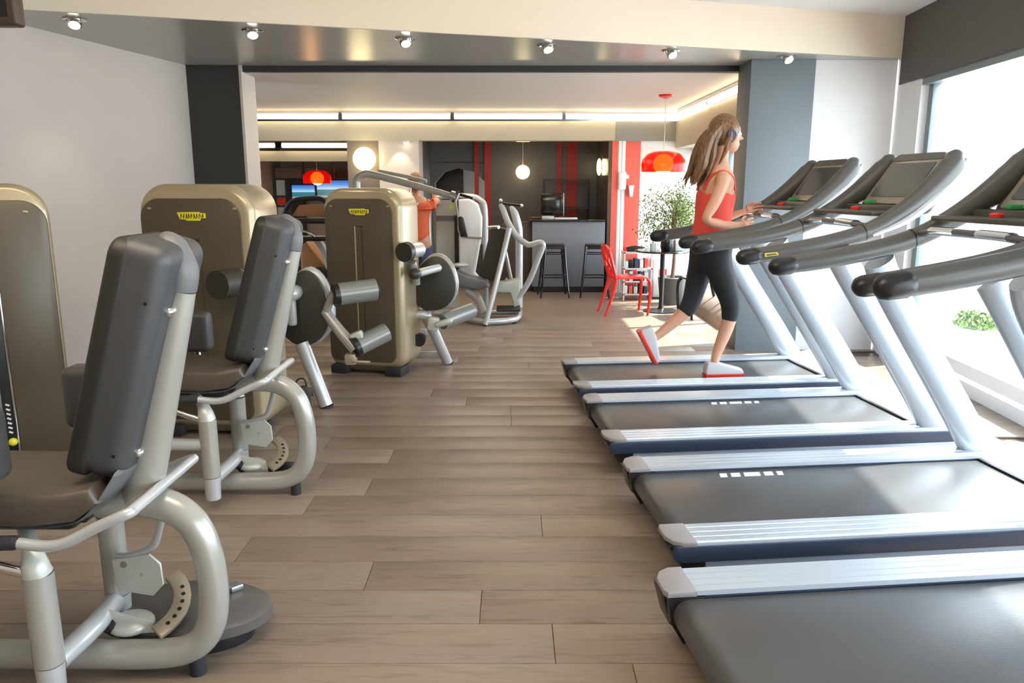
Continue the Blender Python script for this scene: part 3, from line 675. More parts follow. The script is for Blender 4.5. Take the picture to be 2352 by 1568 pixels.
    add(MB().ball((-.37, .08, .13), .075, 18, (1, .9, .42)), 'pivot_cover', 'plate_pale')
    add(MB().tube([(-.42, .03, .15), (-.42, .07, .11)], .022, n=10, sub=1), 'pivot_bolt', 'black')
    if near:
        b = MB(); b.lathe([(0, .0), (.27, 0), (.285, .01), (.285, .045), (.27, .056), (0, .056)], n=40); o = add(b, 'foot_platform', 'disc_grey')
        o.matrix_local = Mx @ Matrix.Translation((-.235, .22, .06)) @ Matrix.Diagonal((1, .62, 1, 1))
        b = MB(); b.lathe([(0, 0), (.22, 0), (.22, .06), (0, .06)], n=32); o = add(b, 'platform_base', 'black')
        o.matrix_local = Mx @ Matrix.Translation((-.235, .22, 0)) @ Matrix.Diagonal((1, .62, 1, 1))
        b = MB(); b.prism([(-.03, -.02), (.02, -.03), (.05, 0), (.02, .025), (-.03, .015)], 0, .022, 'z', bev=.005); o = add(b, 'platform_catch', 'steel'); o.matrix_local = Mx @ Matrix.Translation((-.13, .32, .116))
    else:
        b = MB(); b.box(-.30, -.17, .10, .16, .03, .12, .012); add(b, 'lever_foot', 'rubber')
        b = MB(); b.prism([(-.42, .10), (-.24, .18), (-.20, .21), (-.44, .19)], .0, .012, 'z', bev=.003); add(b, 'foot_bracket', 'plate_pale')
m1 = thing('adductor_machine', 'nearest weight machine on the left, grey backrest seat on a fat tubular loop', 'gym machine', (-1.6, 2.22, 0), 0, 'seated leg machines on the left')
seat_unit(m1, (.703, 0, 0), True)
cabinet(m1, (-1.55, .35, 0), R(10), .62, 1.5, .40, 'faint')
m1b = MB(); m1b.box(-1.35, -.82, -.05, .05, .02, .11, .01); m1b.build('base_beam', 'frame_champagne', m1)
m2 = thing('adductor_machine', 'second seat machine on the left, its cabinet at the left edge with black weight slot', 'gym machine', (-1.7, 3.7, 0), 0, 'seated leg machines on the left')
seat_unit(m2, (.711, 0, 0), False)
cabinet(m2, (-1.01, .16, 0), R(31), .68, 1.57, .28, 'stack', flat=True)
MB().tube([(.24, -.20, .335), (-.28, -.19, .335)], .030, n=14, sub=1).build('side_beam', 'frame_silver', m2)
MB().box(-1.2, -.8, -.05, .05, .02, .115, .01).build('base_beam', 'frame_champagne', m2)

# --- leg extension machines (cabinet + cam cover + rollers), world coordinates inside the thing at origin offset
def prm(pts, off): return [V(p)-V(off) for p in pts]
def leg_machine(label, O, cab, rz, h, cw, slot, kind):
    t = thing('leg_curl_machine', label, 'gym machine', O, 0, 'leg machines with tall olive cabinets')
    cabinet(t, (cab[0]-O[0], cab[1]-O[1], 0), rz, cw, h, .42, slot)
    return t
O3 = (-1.75, 5.0, 0)
m3 = leg_machine('leg machine in the middle left, olive cabinet with rounded top behind the two seats', O3, (-1.90, 4.62), R(-5), 1.57, .72, 'faint', 0)
def addw(t, b, name, m, par=None, **k):                       # geometry given in world coordinates
    off = t.location
    bmesh.ops.translate(b.bm, verts=b.bm.verts[:], vec=-off); return b.build(name, m, par or t, **k)
def cam_outline(cx, cz, w, h):                               # egg-shaped cover
    out = []
    for k in range(28):
        a = 2*PI*k/28; x = math.cos(a); z = math.sin(a)
        out.append((cx+w*x*(1.0-.18*z)+(.10*w*z), cz+h*z))
    return out
# m3 pieces
b = MB(); b.prism(cam_outline(-1.47, .71, .175, .27), 5.32, 5.36, 'y', bev=.01); addw(m3, b, 'cam_cover', 'cam_dark')
b = MB(); b.prism(cam_outline(-1.455, .715, .188, .283), 5.36, 5.45, 'y', bev=.03); addw(m3, b, 'cam_rim', 'frame_silver')
b = MB(); b.tube([(-1.52, 5.30, .83), (-1.52, 5.24, .83)], .055, n=16, sub=1, rnd_end=True); b.box(-1.565, -1.505, 5.22, 5.28, .60, .80, .02); addw(m3, b, 'range_lever', 'frame_silver')
b = MB(); b.tube([(-1.50, 5.33, .46), (-1.44, 5.31, .30), (-1.335, 5.28, .012)], [.052, .05, .048], n=16, sub=3); addw(m3, b, 'leg', 'frame_silver')
b = MB(); b.tube([(-1.335, 5.28, .012), (-1.333, 5.28, 0)], .05, n=16, sub=1); addw(m3, b, 'foot', 'rubber')
b = MB(); b.tube([(-1.9, 5.45, .10), (-1.42, 5.33, .10)], .035, n=12, sub=1); addw(m3, b, 'base_bar', 'frame_champagne')
b = MB(); b.prism(rr(-1.85, .50, -1.34, .56, .02), 5.38, 5.75, 'y', bev=.015); addw(m3, b, 'seat', 'vinyl')
b = MB(); b.tube([(-1.32, 5.33, .675), (-1.29, 5.30, .74), (-1.235, 5.26, .835)], .030, n=12, sub=4); addw(m3, b, 'upper_arm', 'frame_champagne')
b = MB(); b.tube([(-1.325, 5.33, .69), (-1.22, 5.29, .56), (-1.095, 5.24, .43)], [.036, .040, .046], n=14, sub=3); addw(m3, b, 'lower_arm', 'frame_champagne')
b = MB(); b.tube([(-1.215, 5.24, .822), (-.965, 5.36, .842)], .078, n=22, sub=1); addw(m3, b, 'thigh_roller', 'roller_grey')
b = MB(); b.tube([(-1.235, 5.23, .820), (-1.205, 5.245, .823)], .083, n=22, sub=1); b.tube([(-.965, 5.36, .842), (-.955, 5.365, .843)], .07, n=22, sub=1); addw(m3, b, 'roller_end', 'black')
b = MB(); b.tube([(-1.09, 5.22, .455), (-.90, 5.36, .535)], .068, n=22, sub=1); addw(m3, b, 'ankle_roller', 'roller_grey')
b = MB(); b.tube([(-1.105, 5.21, .449), (-1.08, 5.228, .459)], .074, n=22, sub=1); addw(m3, b, 'roller_end', 'black')
b = MB(); b.box(-1.13, -1.04, 5.2, 5.27, .50, .56, .015, rot=(0, -.4, 0)); addw(m3, b, 'roller_clamp', 'plate_pale')
b = MB(); b.tube([(-1.13, 5.19, .37), (-1.08, 5.18, .36), (-.99, 5.18, .355)], .010, n=8, sub=3); b.box(-1.17, -1.09, 5.18, 5.26, .33, .41, .015); addw(m3, b, 'adjuster_pin', 'plate_bronze')
b = MB(); b.tube([(-1.72, 4.42, .99), (-1.66, 4.58, .99)], .085, n=22, sub=1, rnd_end=False); addw(m3, b, 'pad_roller', 'cam_dark')
b = MB(); b.tube([(-1.66, 4.58, 1.0), (-1.55, 4.80, 1.0)], .07, n=18, sub=1); addw(m3, b, 'pad_sleeve', 'frame_silver')
b = MB(); b.tube([(-1.60, 4.75, .98), (-1.58, 4.78, .7), (-1.55, 4.85, .2)], .03, n=12, sub=3); addw(m3, b, 'pad_post', 'frame_champagne')
# m4
O4 = (-1.1, 6.5, 0)
m4 = leg_machine('leg machine past the roller arm, olive cabinet standing free in the middle of the room', O4, (-1.225, 6.26), R(-14), 1.545, .69, 'groove', 1)
b = MB(); b.prism(cam_outline(-.665, .745, .185, .235), 6.46, 6.50, 'y', bev=.01); addw(m4, b, 'cam_cover', 'cam_dark')
b = MB(); b.prism(cam_outline(-.655, .75, .197, .248), 6.50, 6.60, 'y', bev=.03); addw(m4, b, 'cam_rim', 'frame_champagne')
b = MB(); b.tube([(-.865, 6.10, 1.04), (-.84, 6.16, 1.045)], .078, n=20, sub=1, rnd_end=False); addw(m4, b, 'pad_roller', 'cam_dark')
b = MB(); b.tube([(-.84, 6.16, 1.045), (-.77, 6.34, 1.045)], .062, n=18, sub=1); addw(m4, b, 'pad_sleeve', 'frame_silver')
b = MB(); b.tube([(-.79, 6.12, .865), (-.775, 6.15, .865)], .045, n=16, sub=1, rnd_end=True); addw(m4, b, 'handle_cap', 'cam_dark')
b = MB(); b.tube([(-.775, 6.15, .865), (-.62, 6.42, .885)], .034, n=14, sub=1); addw(m4, b, 'handle', 'frame_silver')
b = MB(); b.tube([(-.82, 6.25, .95), (-.80, 6.30, .86), (-.80, 6.34, .76)], .035, n=12, sub=3); addw(m4, b, 'handle_bracket', 'frame_champagne')
b = MB(); b.tube([(-.92, 6.52, .44), (-.78, 6.50, .47), (-.72, 6.53, .40), (-.575, 6.655, .012)], [.04, .045, .048, .045], n=16, sub=4); addw(m4, b, 'leg', 'frame_silver')
b = MB(); b.tube([(-.575, 6.655, .012), (-.573, 6.657, 0)], .047, n=16, sub=1); addw(m4, b, 'foot', 'rubber')
b = MB(); b.box(-.93, -.60, 6.62, 6.70, .055, .12, .01); addw(m4, b, 'base_bar', 'frame_champagne')
b = MB(); b.tube([(-.60, 6.44, .42), (-.36, 6.70, .475)], .07, n=20, sub=1, rnd_end=False); addw(m4, b, 'ankle_roller', 'roller_grey')
b = MB(); b.box(-.72, -.62, 6.36, 6.44, .35, .47, .02, rot=(0, .15, 0)); b.tube([(-.63, 6.36, .41), (-.53, 6.36, .44)], .028, n=12, sub=1, rnd_end=True); addw(m4, b, 'roller_clamp', 'plate_pale')
b = MB(); b.tube([(-.80, 6.42, .26), (-.80, 6.50, .26)], .055, n=16, sub=1); addw(m4, b, 'adjuster_knob', 'black')
b = MB(); b.prism(rr(-1.0, .55, -.60, .62, .02), 6.62, 7.05, 'y', bev=.015); addw(m4, b, 'seat', 'vinyl')

# --- chest press
O5 = (-.35, 9.0, 0)
m5 = thing('chest_press', 'silver chest press with white shell cabinet and curved press arms, near the bar', 'gym machine', O5)
def W5(b, n, m, **k): return addw(m5, b, n, m, **k)
ot = smooth_path([(-.985, 9.25, .05), (-.985, 9.25, .7), (-.985, 9.25, 1.28), (-.93, 9.25, 1.40), (-.80, 9.25, 1.445), (-.50, 9.25, 1.445), (-.38, 9.25, 1.40), (-.32, 9.25, 1.28), (-.32, 9.25, .7), (-.32, 9.25, .05)], 5)
b = MB(); b.tube(ot, .032, n=12, sub=1, asp=(1, 1.4)); W5(b, 'frame_arch', 'frame_silver')
W5(MB().box(-.95, -.66, 9.30, 9.34, .1, 1.40), 'stack_panel', 'plate_pale')
W5(MB().box(-.945, -.915, 9.22, 9.27, .35, 1.30), 'inner_trim', 'pillar_brown')
W5(MB().box(-.91, -.70, 9.27, 9.30, 1.155, 1.215), 'weight_stack', 'shell_dark')
W5(MB().box(-.69, -.645, 9.20, 9.30, .35, 1.22), 'stack_slot', 'black')
b = MB(); b.prism([(-.63, .40), (-.63, 1.41), (-.50, 1.42), (-.40, 1.36), (-.35, 1.2), (-.36, .98), (-.44, .55), (-.36, .45), (-.34, .36), (-.50, .33)], 9.08, 9.22, 'y', bev=.03); W5(b, 'side_shell', 'wall_white')
W5(MB().box(-.75, -.69, 9.255, 9.26, 1.30, 1.34), 'label_plate', 'label_green')
b = MB(); b.prism([(-.60, .98), (-.52, .98), (-.57, 1.20), (-.60, 1.22), (-.63, 1.2)], 8.98, 9.06, 'y', bev=.01); W5(b, 'head_pad', 'black')
b = MB(); b.tube([(-.665, 9.1, 1.40), (-.63, 9.05, 1.20), (-.60, 9.02, 1.0), (-.36, 9.02, .965)], .014, n=8, sub=3); W5(b, 'pad_bracket', 'steel')
# back pad and its spine
b = MB(); d = V(.16, 0, .62).normalized(); n_ = V(-.45, -.88, .1).normalized(); u_ = d.cross(n_).normalized(); n_ = u_.cross(d)
b.prism(rr(-.11, 0, .11, .62, .04), -.03, .04, frame=(u_, d, n_, V(-.28, 8.85, .50)), bev=.02); W5(b, 'backrest', 'cam_dark')
b = MB(); b.tube([(-.03, 8.72, 1.10), (-.10, 8.70, .80), (-.20, 8.62, .40), (-.305, 8.55, .015)], .032, n=12, sub=4, asp=(1, 1.3)); W5(b, 'back_spine', 'frame_silver')
b = MB(); b.tube([(-.27, 8.9, 1.09), (-.20, 8.85, 1.10), (-.15, 8.8, 1.10)], .022, n=10, sub=2); W5(b, 'headrest_mount', 'steel')
b = MB(); b.prism([(-.70, .44), (-.40, .38), (-.26, .42), (-.30, .50), (-.52, .54), (-.64, .60)], 8.75, 9.05, 'y', bev=.03); W5(b, 'seat', 'shell_dark')
b = MB(); b.ball((-.60, 8.9, .66), .10, 16, (1, 1, .3)); W5(b, 'seat_guide', 'frame_silver')
b = MB(); b.tube([(-.52, 8.9, .36), (-.40, 8.8, .28), (-.32, 8.65, .12)], .06, n=12, sub=3, asp=(1, .6)); W5(b, 'seat_support', 'frame_silver')
# right column, arms
b = MB(); b.tube([(.085, 9.15, .12), (.085, 9.15, .95), (.07, 9.15, 1.10), (.03, 9.15, 1.25), (-.02, 9.15, 1.33)], [.045, .045, .05, .045, .02], n=16, sub=4); W5(b, 'arm_column', 'frame_silver')
b = MB(); b.tube([(-.13, 8.95, 1.36), (-.10, 8.93, 1.29), (-.04, 8.9, 1.14), (.05, 8.86, 1.0), (.16, 8.82, .915), (.22, 8.8, .905), (.32, 8.78, .93), (.355, 8.78, .89), (.30, 8.80, .74), (.21, 8.84, .50), (.13, 8.86, .36), (.06, 8.88, .27)], [.028, .034, .036, .036, .036, .034, .034, .034, .034, .034, .032, .03], n=12, sub=5); W5(b, 'press_arm', 'frame_silver')
b = MB(); b.tube([(-.13, 8.95, 1.37), (.0, 8.90, 1.355), (.10, 8.86, 1.345)], .016, n=10, sub=2, rnd_end=True); W5(b, 'grip', 'black')
b = MB(); b.ball((-.13, 8.95, 1.40), .022, 10); b.ball((.11, 8.855, 1.345), .02, 10); W5(b, 'grip_end', 'chrome')
b = MB(); b.tube([(-.10, 9.0, .92), (-.055, 9.0, .70), (.0, 9.05, .42)], .022, n=10, sub=3); b.tube([(-.06, 8.98, .50), (-.12, 8.98, .40)], .014, n=8, sub=1); W5(b, 'link_rod', 'frame_champagne')
b = MB(); b.prism([(-.20, .44), (.10, .50), (.10, .20), (.02, .16), (-.02, .34), (-.22, .34)], 8.85, 9.1, 'y', bev=.02); W5(b, 'pivot_housing', 'plate_pale')
b = MB(); b.prism(rr(-.18, .14, .10, .17, .012), 8.7, 9.0, 'y', bev=.01); W5(b, 'foot_plate', 'black')
b = MB(); b.tube([(-.92, 9.1, .05), (-.31, 8.56, .045)], .035, n=12, sub=1); b.tube([(-.31, 8.56, .045), (.04, 8.72, .05), (.09, 9.15, .08)], .036, n=12, sub=3); b.tube([(-.92, 9.25, .05), (.085, 9.2, .05)], .03, n=10, sub=1); W5(b, 'base_frame', 'frame_silver')
for p in ((-.30, 8.56), (.03, 8.72), (.08, 9.15), (-.9, 9.15)): W5(MB().lathe([(0, 0), (.025, 0), (.025, .025), (0, .025)], c=(p[0], p[1], 0), n=10), 'foot', 'rubber')

# --- pulldown machine behind the free-standing cabinet
O6 = (-1.6, 7.9, 0)
m6 = thing('pulldown_machine', 'tall pulldown machine with sloping beige overhead arm behind the olive cabinet', 'gym machine', O6)
def W6(b, n, m, **k): return addw(m6, b, n, m, **k)
b = MB(); b.tube([(-1.60, 8.0, .05), (-1.60, 8.0, 1.45), (-1.595, 8.0, 1.62), (-1.52, 8.0, 1.68), (-1.40, 8.0, 1.67), (-1.0, 7.95, 1.57), (-.62, 7.9, 1.465)], [.045, .045, .042, .04, .038, .036, .03], n=14, sub=5); W6(b, 'overhead_arm', 'frame_champagne')
b = MB(); b.tube([(-1.42, 8.3, 1.72), (-1.1, 8.25, 1.66), (-.9, 8.2, 1.61)], .02, n=10, sub=2); W6(b, 'rear_arm', 'frame_champagne')
b = MB(); b.tube([(-.62, 7.9, 1.47), (-.56, 7.88, 1.45)], .05, n=14, sub=1); W6(b, 'arm_hub', 'chrome')
b = MB(); b.tube([(-.60, 7.86, 1.40), (-.545, 7.86, 1.52)], .016, n=10, sub=1); b.tube([(-.53, 7.88, 1.48), (-.40, 7.88, 1.44)], .015, n=8, sub=1); W6(b, 'handle', 'black')
b = MB(); b.tube([(-1.03, 7.95, 1.56), (-1.07, 7.94, 1.40)], .010, n=8, sub=1); b.box(-1.12, -.96, 7.9, 7.98, 1.365, 1.395, .01); W6(b, 'hanger', 'steel')
b = MB(); b.prism(rr(-1.62, .05, -1.25, 1.40, .05), 8.02, 8.4, 'y', bev=.03); W6(b, 'cabinet_shell', 'shell_champagne')
b = MB(); b.box(-1.62, -.9, 7.9, 7.98, .02, .09, .01); W6(b, 'base_frame', 'frame_champagne')

# --- exercise machine between the two olive cabinets
O7 = (-2.25, 8.4, 0)
m7 = thing('cross_trainer', 'black cardio machine with arched console seen between the two tall cabinets', 'gym machine', O7)
def W7(b, n, m, **k): return addw(m7, b, n, m, **k)
b = MB(); b.tube([(-2.48, 8.4, 1.16), (-2.47, 8.4, 1.28), (-2.38, 8.4, 1.40), (-2.2, 8.4, 1.43), (-2.05, 8.4, 1.42), (-1.95, 8.4, 1.30), (-1.94, 8.4, 1.18)], .028, n=12, sub=4); W7(b, 'console_arch', 'black')
b = MB(); b.prism([(-2.40, 1.24), (-2.32, 1.36), (-2.0, 1.37), (-2.0, 1.24)], 8.42, 8.45, 'y', bev=.005); W7(b, 'console_screen', 'brown')
W7(MB().box(-2.46, -1.95, 8.34, 8.46, 1.16, 1.22, .02), 'console_base', 'black')
W7(MB().box(-2.42, -1.95, 8.25, 8.45, .98, 1.03, .02), 'console_tray', 'black')
W7(MB().tube([(-2.40, 8.3, 1.09), (-2.22, 8.28, 1.085), (-2.1, 8.3, 1.0)], .016, n=8, sub=3), 'hand_bar', 'chrome')
b = MB(); b.tube([(-2.16, 8.45, 1.0), (-2.08, 8.5, .85), (-2.02, 8.5, .5), (-2.0, 8.5, .06)], .04, n=12, sub=3); W7(b, 'post', 'frame_silver')
b = MB(); b.prism([(-2.36, .04), (-2.36, .9), (-2.28, .96), (-2.0, .55), (-1.9, .1), (-1.9, .04)], 8.5, 8.8, 'y', bev=.03); W7(b, 'body_shell', 'brown')
W7(MB().box(-2.5, -1.9, 8.3, 8.9, .0, .05, .01), 'base_frame', 'black')
W7(MB().ball((-2.10, 8.35, .62), .09, 14, (1, .6, .9)), 'pedal', 'rubber')

# ------------------------------------------------------------------ people
def skin_mesh(name, verts, edges, radii, m, parent=None, sub=2, root=0):
    me = bpy.data.meshes.new(name); me.from_pydata([tuple(v) for v in verts], edges, []); me.materials.append(M[m])
    o = bpy.data.objects.new(name, me); COL.objects.link(o)
    if parent: o.parent = parent
    sk = o.modifiers.new('skin', 'SKIN'); sk.use_smooth_shade = True
    lay = me.skin_vertices[0] if me.skin_vertices else None
    if lay is None:
        bm = bmesh.new(); bm.from_mesh(me); bm.verts.layers.skin.verify(); bm.to_mesh(me); bm.free(); lay = me.skin_vertices[0]
    for i, r_ in enumerate(radii):
        lay.data[i].radius = r_ if isinstance(r_, tuple) else (r_, r_); lay.data[i].use_root = (i == root)
    ss = o.modifiers.new('sub', 'SUBSURF'); ss.levels = sub; ss.render_levels = sub
    return o
def hand(verts, edges, radii, wi, wrist, fdir, thumb, palm_n, curl=.7):
    """five separate fingers; fdir: direction of the hand, thumb: side direction"""
    f = Vector(fdir).normalized(); th = Vector(thumb).normalized(); pn = Vector(palm_n).normalized(); w = Vector(wrist)
    def av(p, r_, pi):
        verts.append(w+p); radii.append(r_); edges.append((pi, len(verts)-1)); return len(verts)-1
    pa = av(f*.045, (.026, .016), wi)
    for off, ln in ((.030, .068), (.010, .078), (-.010, .072), (-.029, .056)):
        k = av(f*.078+th*off, .0095, pa)
        k = av(f*(.078+ln*.42)+th*off*1.15+pn*ln*.15*curl, .0085, k)
        k = av(f*(.078+ln*.66)+th*off*1.15+pn*ln*.50*curl, .0078, k)
        av(f*(.078+ln*.66)+th*off*1.15+pn*(ln*.85*curl), .0065, k)
    k = av(f*.030+th*.038+pn*.008, .0105, pa); k = av(f*.058+th*.052+pn*.022, .009, k); av(f*.078+th*.050+pn*.040, .0075, k)
def head_bm(mb, c, s=1.0):
    """head facing +x; c = centre"""
    mb.ball((c[0], c[1], c[2]+.015*s), .097*s, 24, (1.02, .80, 1.10))
    mb.ball((c[0]+.028*s, c[1], c[2]-.055*s), .070*s, 20, (.92, .82, 1.0))
def add_face(t, c, s=1.0, sk='skin'):
    b = MB(); b.prism([(c[0]+.088*s, c[2]+.02*s), (c[0]+.122*s, c[2]-.022*s), (c[0]+.088*s, c[2]-.036*s)], c[1]-.012*s, c[1]+.012*s, 'y', bev=.005*s); b.build('nose', sk, t)
    for q in (-1, 1):
        e = MB().ball((c[0]+.083*s, c[1]+q*.031*s, c[2]+.008*s), .0125*s, 12).build('eye', 'eye_white', t)
        MB().ball((c[0]+.093*s, c[1]+q*.032*s, c[2]+.008*s), .0055*s, 10).build('iris', 'black', e)
        MB().box(c[0]+.086*s, c[0]+.094*s, c[1]+q*.031*s-.016*s, c[1]+q*.031*s+.016*s, c[2]+.030*s, c[2]+.036*s, .002).build('eyebrow', 'hair', t)
        MB().ball((c[0]-.005*s, c[1]+q*.080*s, c[2]-.005*s), .028*s, 12, (.7, .3, 1.1)).build('ear', sk, t)
    MB().ball((c[0]+.089*s, c[1], c[2]-.062*s), .021*s, 14, (.45, 1.1, .42)).build('lips', 'lip', t)

# runner: faces +x along the belt
pr = thing('person', 'woman with long brown hair running on the farthest treadmill, coral tank top and black leggings', 'person', (1.42, 5.51, 0), A6)
hv = [V(0, 0, 1.13), V(.01, 0, 1.25), V(.02, 0, 1.38), V(.03, 0, 1.52), V(.03, 0, 1.63), V(.045, 0, 1.72), V(.068, 0, 1.87)]
E_ = [(i, i+1) for i in range(6)]; rd = [(.115, .145), (.10, .125), (.10, .13), (.108, .150), (.075, .105), (.056, .054), (.056, .056)]
def ad(p, r_, pi): hv.append(V(p)); rd.append(r_); E_.append((pi, len(hv)-1)); return len(hv)-1
# legs: near (-y) one planted, far one swung back
k = ad((.03, -.10, 1.02), .088, 0); k = ad((.10, -.105, .84), .075, k); k = ad((.16, -.10, .70), .056, k); k = ad((.12, -.10, .54), .052, k); k = ad((.05, -.10, .34), .034, k); k = ad((.045, -.10, .275), .036, k); ad((.17, -.10, .252), .028, k)
k = ad((-.01, .10, 1.02), .088, 0); k = ad((-.05, .105, .84), .074, k); k = ad((-.08, .10, .69), .056, k); k = ad((-.17, .10, .60), .052, k); k = ad((-.32, .10, .47), .034, k); k = ad((-.37, .10, .44), .036, k); ad((-.34, .10, .32), .028, k)
# near arm bent, far arm reaching forward
k = ad((.02, -.165, 1.60), .052, 4); k = ad((-.05, -.215, 1.46), .043, k); k = ad((-.13, -.235, 1.33), .038, k); k = ad((.02, -.215, 1.29), .034, k); w1 = ad((.13, -.19, 1.295), .024, k)
hand(hv, E_, rd, w1, (.13, -.19, 1.295), (1, .15, .1), (0, .1, 1), (0, 1, -.1), .8)
k = ad((.04, .165, 1.60), .052, 4); k = ad((.05, .215, 1.45), .043, k); k = ad((.06, .22, 1.32), .038, k); k = ad((.19, .19, 1.33), .034, k); w2 = ad((.30, .16, 1.37), .024, k)
hand(hv, E_, rd, w2, (.30, .16, 1.37), (1, -.15, .3), (-.2, -.1, 1), (0, -1, -.1), .8)
body = skin_mesh('body', hv, E_, rd, 'skin', pr)
hc = (.085, 0, 1.905)
b = MB(); head_bm(b, hc); hd = b.build('head', 'skin', pr)
add_face(hd, hc)
# hair: cap plus long locks falling behind the shoulders
b = MB(); b.ball((hc[0]-.024, 0, hc[2]+.032), .110, 26, (1.02, .90, 1.08))
rg = random.Random(3)
for i in range(46):
    y0 = rg.uniform(-.085, .085); a = rg.uniform(0, 1)
    sx = hc[0]-.06-.05*a; pts = [(sx+.03, y0*.8, hc[2]+.06), (sx-.045, y0*1.1, hc[2]-.02), (sx-.065-.03*a, y0*1.25, hc[2]-.14), (sx-.08-.035*a, y0*1.3+rg.uniform(-.02, .02), hc[2]-.22), (sx-.11-.05*a, y0*1.1+rg.uniform(-.03, .03), hc[2]-.29-.06*rg.random())]
    b.tube(pts, [.022, .024, .022, .016, .003], n=6, sub=3)
for i in range(12):
    q = rg.choice((-1, 1)); pts = [(hc[0]+.01-.02*i/12, q*.06, hc[2]+.09), (hc[0]-.01, q*.10, hc[2]+.01), (hc[0]-.04, q*.105, hc[2]-.10), (hc[0]-.08, q*.09, hc[2]-.20)]
    b.tube(pts, [.018, .02, .018, .004], n=6, sub=3)
b.build('hair', 'hair', pr)
b = MB()
for q in (-1, 1): b.lathe([(0, .012), (.030, .012), (.034, 0), (.030, -.012), (0, -.012)], c=(hc[0]-.005, q*.104, hc[2]+.0), n=18, axis='y')
arc = [(hc[0]-.005, .100*math.cos(a), hc[2]+.135*math.sin(a)) for a in [PI*i/10 for i in range(11)]]
b.tube(arc, .009, n=8, sub=1); b.build('headphones', 'headband_navy', pr)
# tank top
skin_mesh('tank_top', [V(0, 0, 1.09), V(.01, 0, 1.25), V(.02, 0, 1.38), V(.03, 0, 1.50), V(.03, 0, 1.555)], [(0, 1), (1, 2), (2, 3), (3, 4)], [(.140, .172), (.115, .142), (.112, .143), (.119, .160), (.10, .135)], 'top_coral', pr)
b = MB()
for q in (-1, 1): b.tube([(.135, q*.07, 1.53), (.11, q*.085, 1.62), (.03, q*.09, 1.665), (-.05, q*.08, 1.62), (-.085, q*.06, 1.53)], .017, n=8, sub=4, asp=(.5, 1.3))
b.build('strap', 'top_coral', pr)
lv = [V(0, 0, 1.10), V(.005, 0, 1.21)]; le = [(0, 1)]; lr = [(.140, .168), (.128, .155)]
for s_, knee in ((-1, [(.03, -.10, 1.02), (.10, -.105, .84), (.16, -.10, .70), (.13, -.10, .57)]), (1, [(-.01, .10, 1.02), (-.05, .105, .84), (-.08, .10, .69), (-.16, .10, .61)])):
    p_ = 0
    for pt, r_ in zip(knee, (.102, .088, .070, .064)): lv.append(V(pt)); lr.append(r_); le.append((p_, len(lv)-1)); p_ = len(lv)-1
skin_mesh('leggings', lv, le, lr, 'pants_black', pr)
def shoe(parent, O, rot):
    b = MB(); b.prism([(-.075, 0), (.185, 0), (.205, .02), (.19, .045), (.10, .07), (.02, .095), (-.07, .10), (-.085, .03)], -.042, .042, 'y', bev=.015)
    o = b.build('shoe', 'shoe', parent); o.matrix_local = Matrix.Translation(Vector(O)) @ Euler(rot).to_matrix().to_4x4()
    s_ = MB(); s_.prism([(-.08, -.012), (.19, -.012), (.21, .012), (-.085, .014)], -.045, .045, 'y', bev=.005); s_.build('sole', 'red_plastic', o)
shoe(pr, (.055, -.10, .207), (0, 0, 0)); shoe(pr, (-.435, .10, .435), (0, R(62), 0))

# second person behind the cabinets
p2 = thing('person', 'person in an orange T-shirt and blue jeans, half hidden behind the free-standing olive cabinet', 'person', (-1.10, 8.9, 0), R(100))
hv = [V(0, 0, .93), V(0, 0, 1.05), V(0, 0, 1.18), V(.01, 0, 1.30), V(.01, 0, 1.39), V(.015, 0, 1.45), V(.02, 0, 1.50)]
E_ = [(i, i+1) for i in range(6)]; rd = [(.12, .15), (.11, .135), (.115, .145), (.115, .16), (.08, .11), (.05, .05), (.048, .048)]
for s_ in (-1, 1):
    k = ad((.0, s_*.09, .82), .085, 0); k = ad((.02, s_*.10, .50), .062, k); k = ad((-.01, s_*.10, .12), .040, k); k = ad((-.01, s_*.10, .055), .036, k); ad((.13, s_*.11, .035), .030, k)
k = ad((.0, -.17, 1.35), .052, 4); k = ad((.12, -.24, 1.40), .042, k); k = ad((.20, -.27, 1.36), .036, k); w1 = ad((.24, -.22, 1.43), .026, k); hand(hv, E_, rd, w1, (.24, -.22, 1.43), (-.1, .0, 1), (1, 0, 0), (0, 1, 0), .5)
k = ad((.0, .17, 1.35), .052, 4); k = ad((.02, .21, 1.18), .042, k); k = ad((.10, .20, 1.06), .036, k); w2 = ad((.20, .13, 1.10), .026, k); hand(hv, E_, rd, w2, (.20, .13, 1.10), (1, -.3, 0), (0, 0, 1), (0, -1, 0), .8)
skin_mesh('body', hv, E_, rd, 'skin_tan', p2)
hc = (.03, 0, 1.585); b = MB(); head_bm(b, hc, .96); hd = b.build('head', 'skin_tan', p2); add_face(hd, hc, .96, 'skin_tan')
MB().ball((.005, 0, 1.615), .103, 20, (1.0, .92, 1.04)).build('hair', 'hair', p2)
skin_mesh('t_shirt', [V(0, 0, .90), V(0, 0, 1.06), V(0, 0, 1.18), V(.01, 0, 1.30), V(.01, 0, 1.37), V(0, -.17, 1.35), V(.09, -.22, 1.385), V(0, .17, 1.35), V(.015, .20, 1.22)], [(0, 1), (1, 2), (2, 3), (3, 4), (4, 5), (5, 6), (4, 7), (7, 8)], [(.135, .165), (.125, .15), (.127, .158), (.127, .172), (.10, .13), .068, .058, .068, .058], 'tee_orange', p2)
skin_mesh('jeans', [V(0, 0, .96), V(0, -.09, .82), V(.02, -.10, .50), V(-.01, -.10, .10), V(0, .09, .82), V(.02, .10, .50), V(-.01, .10, .10)], [(0, 1), (1, 2), (2, 3), (0, 4), (4, 5), (5, 6)], [(.13, .16), .10, .08, .07, .10, .08, .07], 'jeans', p2)
for s_ in (-1, 1): shoe(p2, (0, s_*.10, .012), (0, 0, 0))
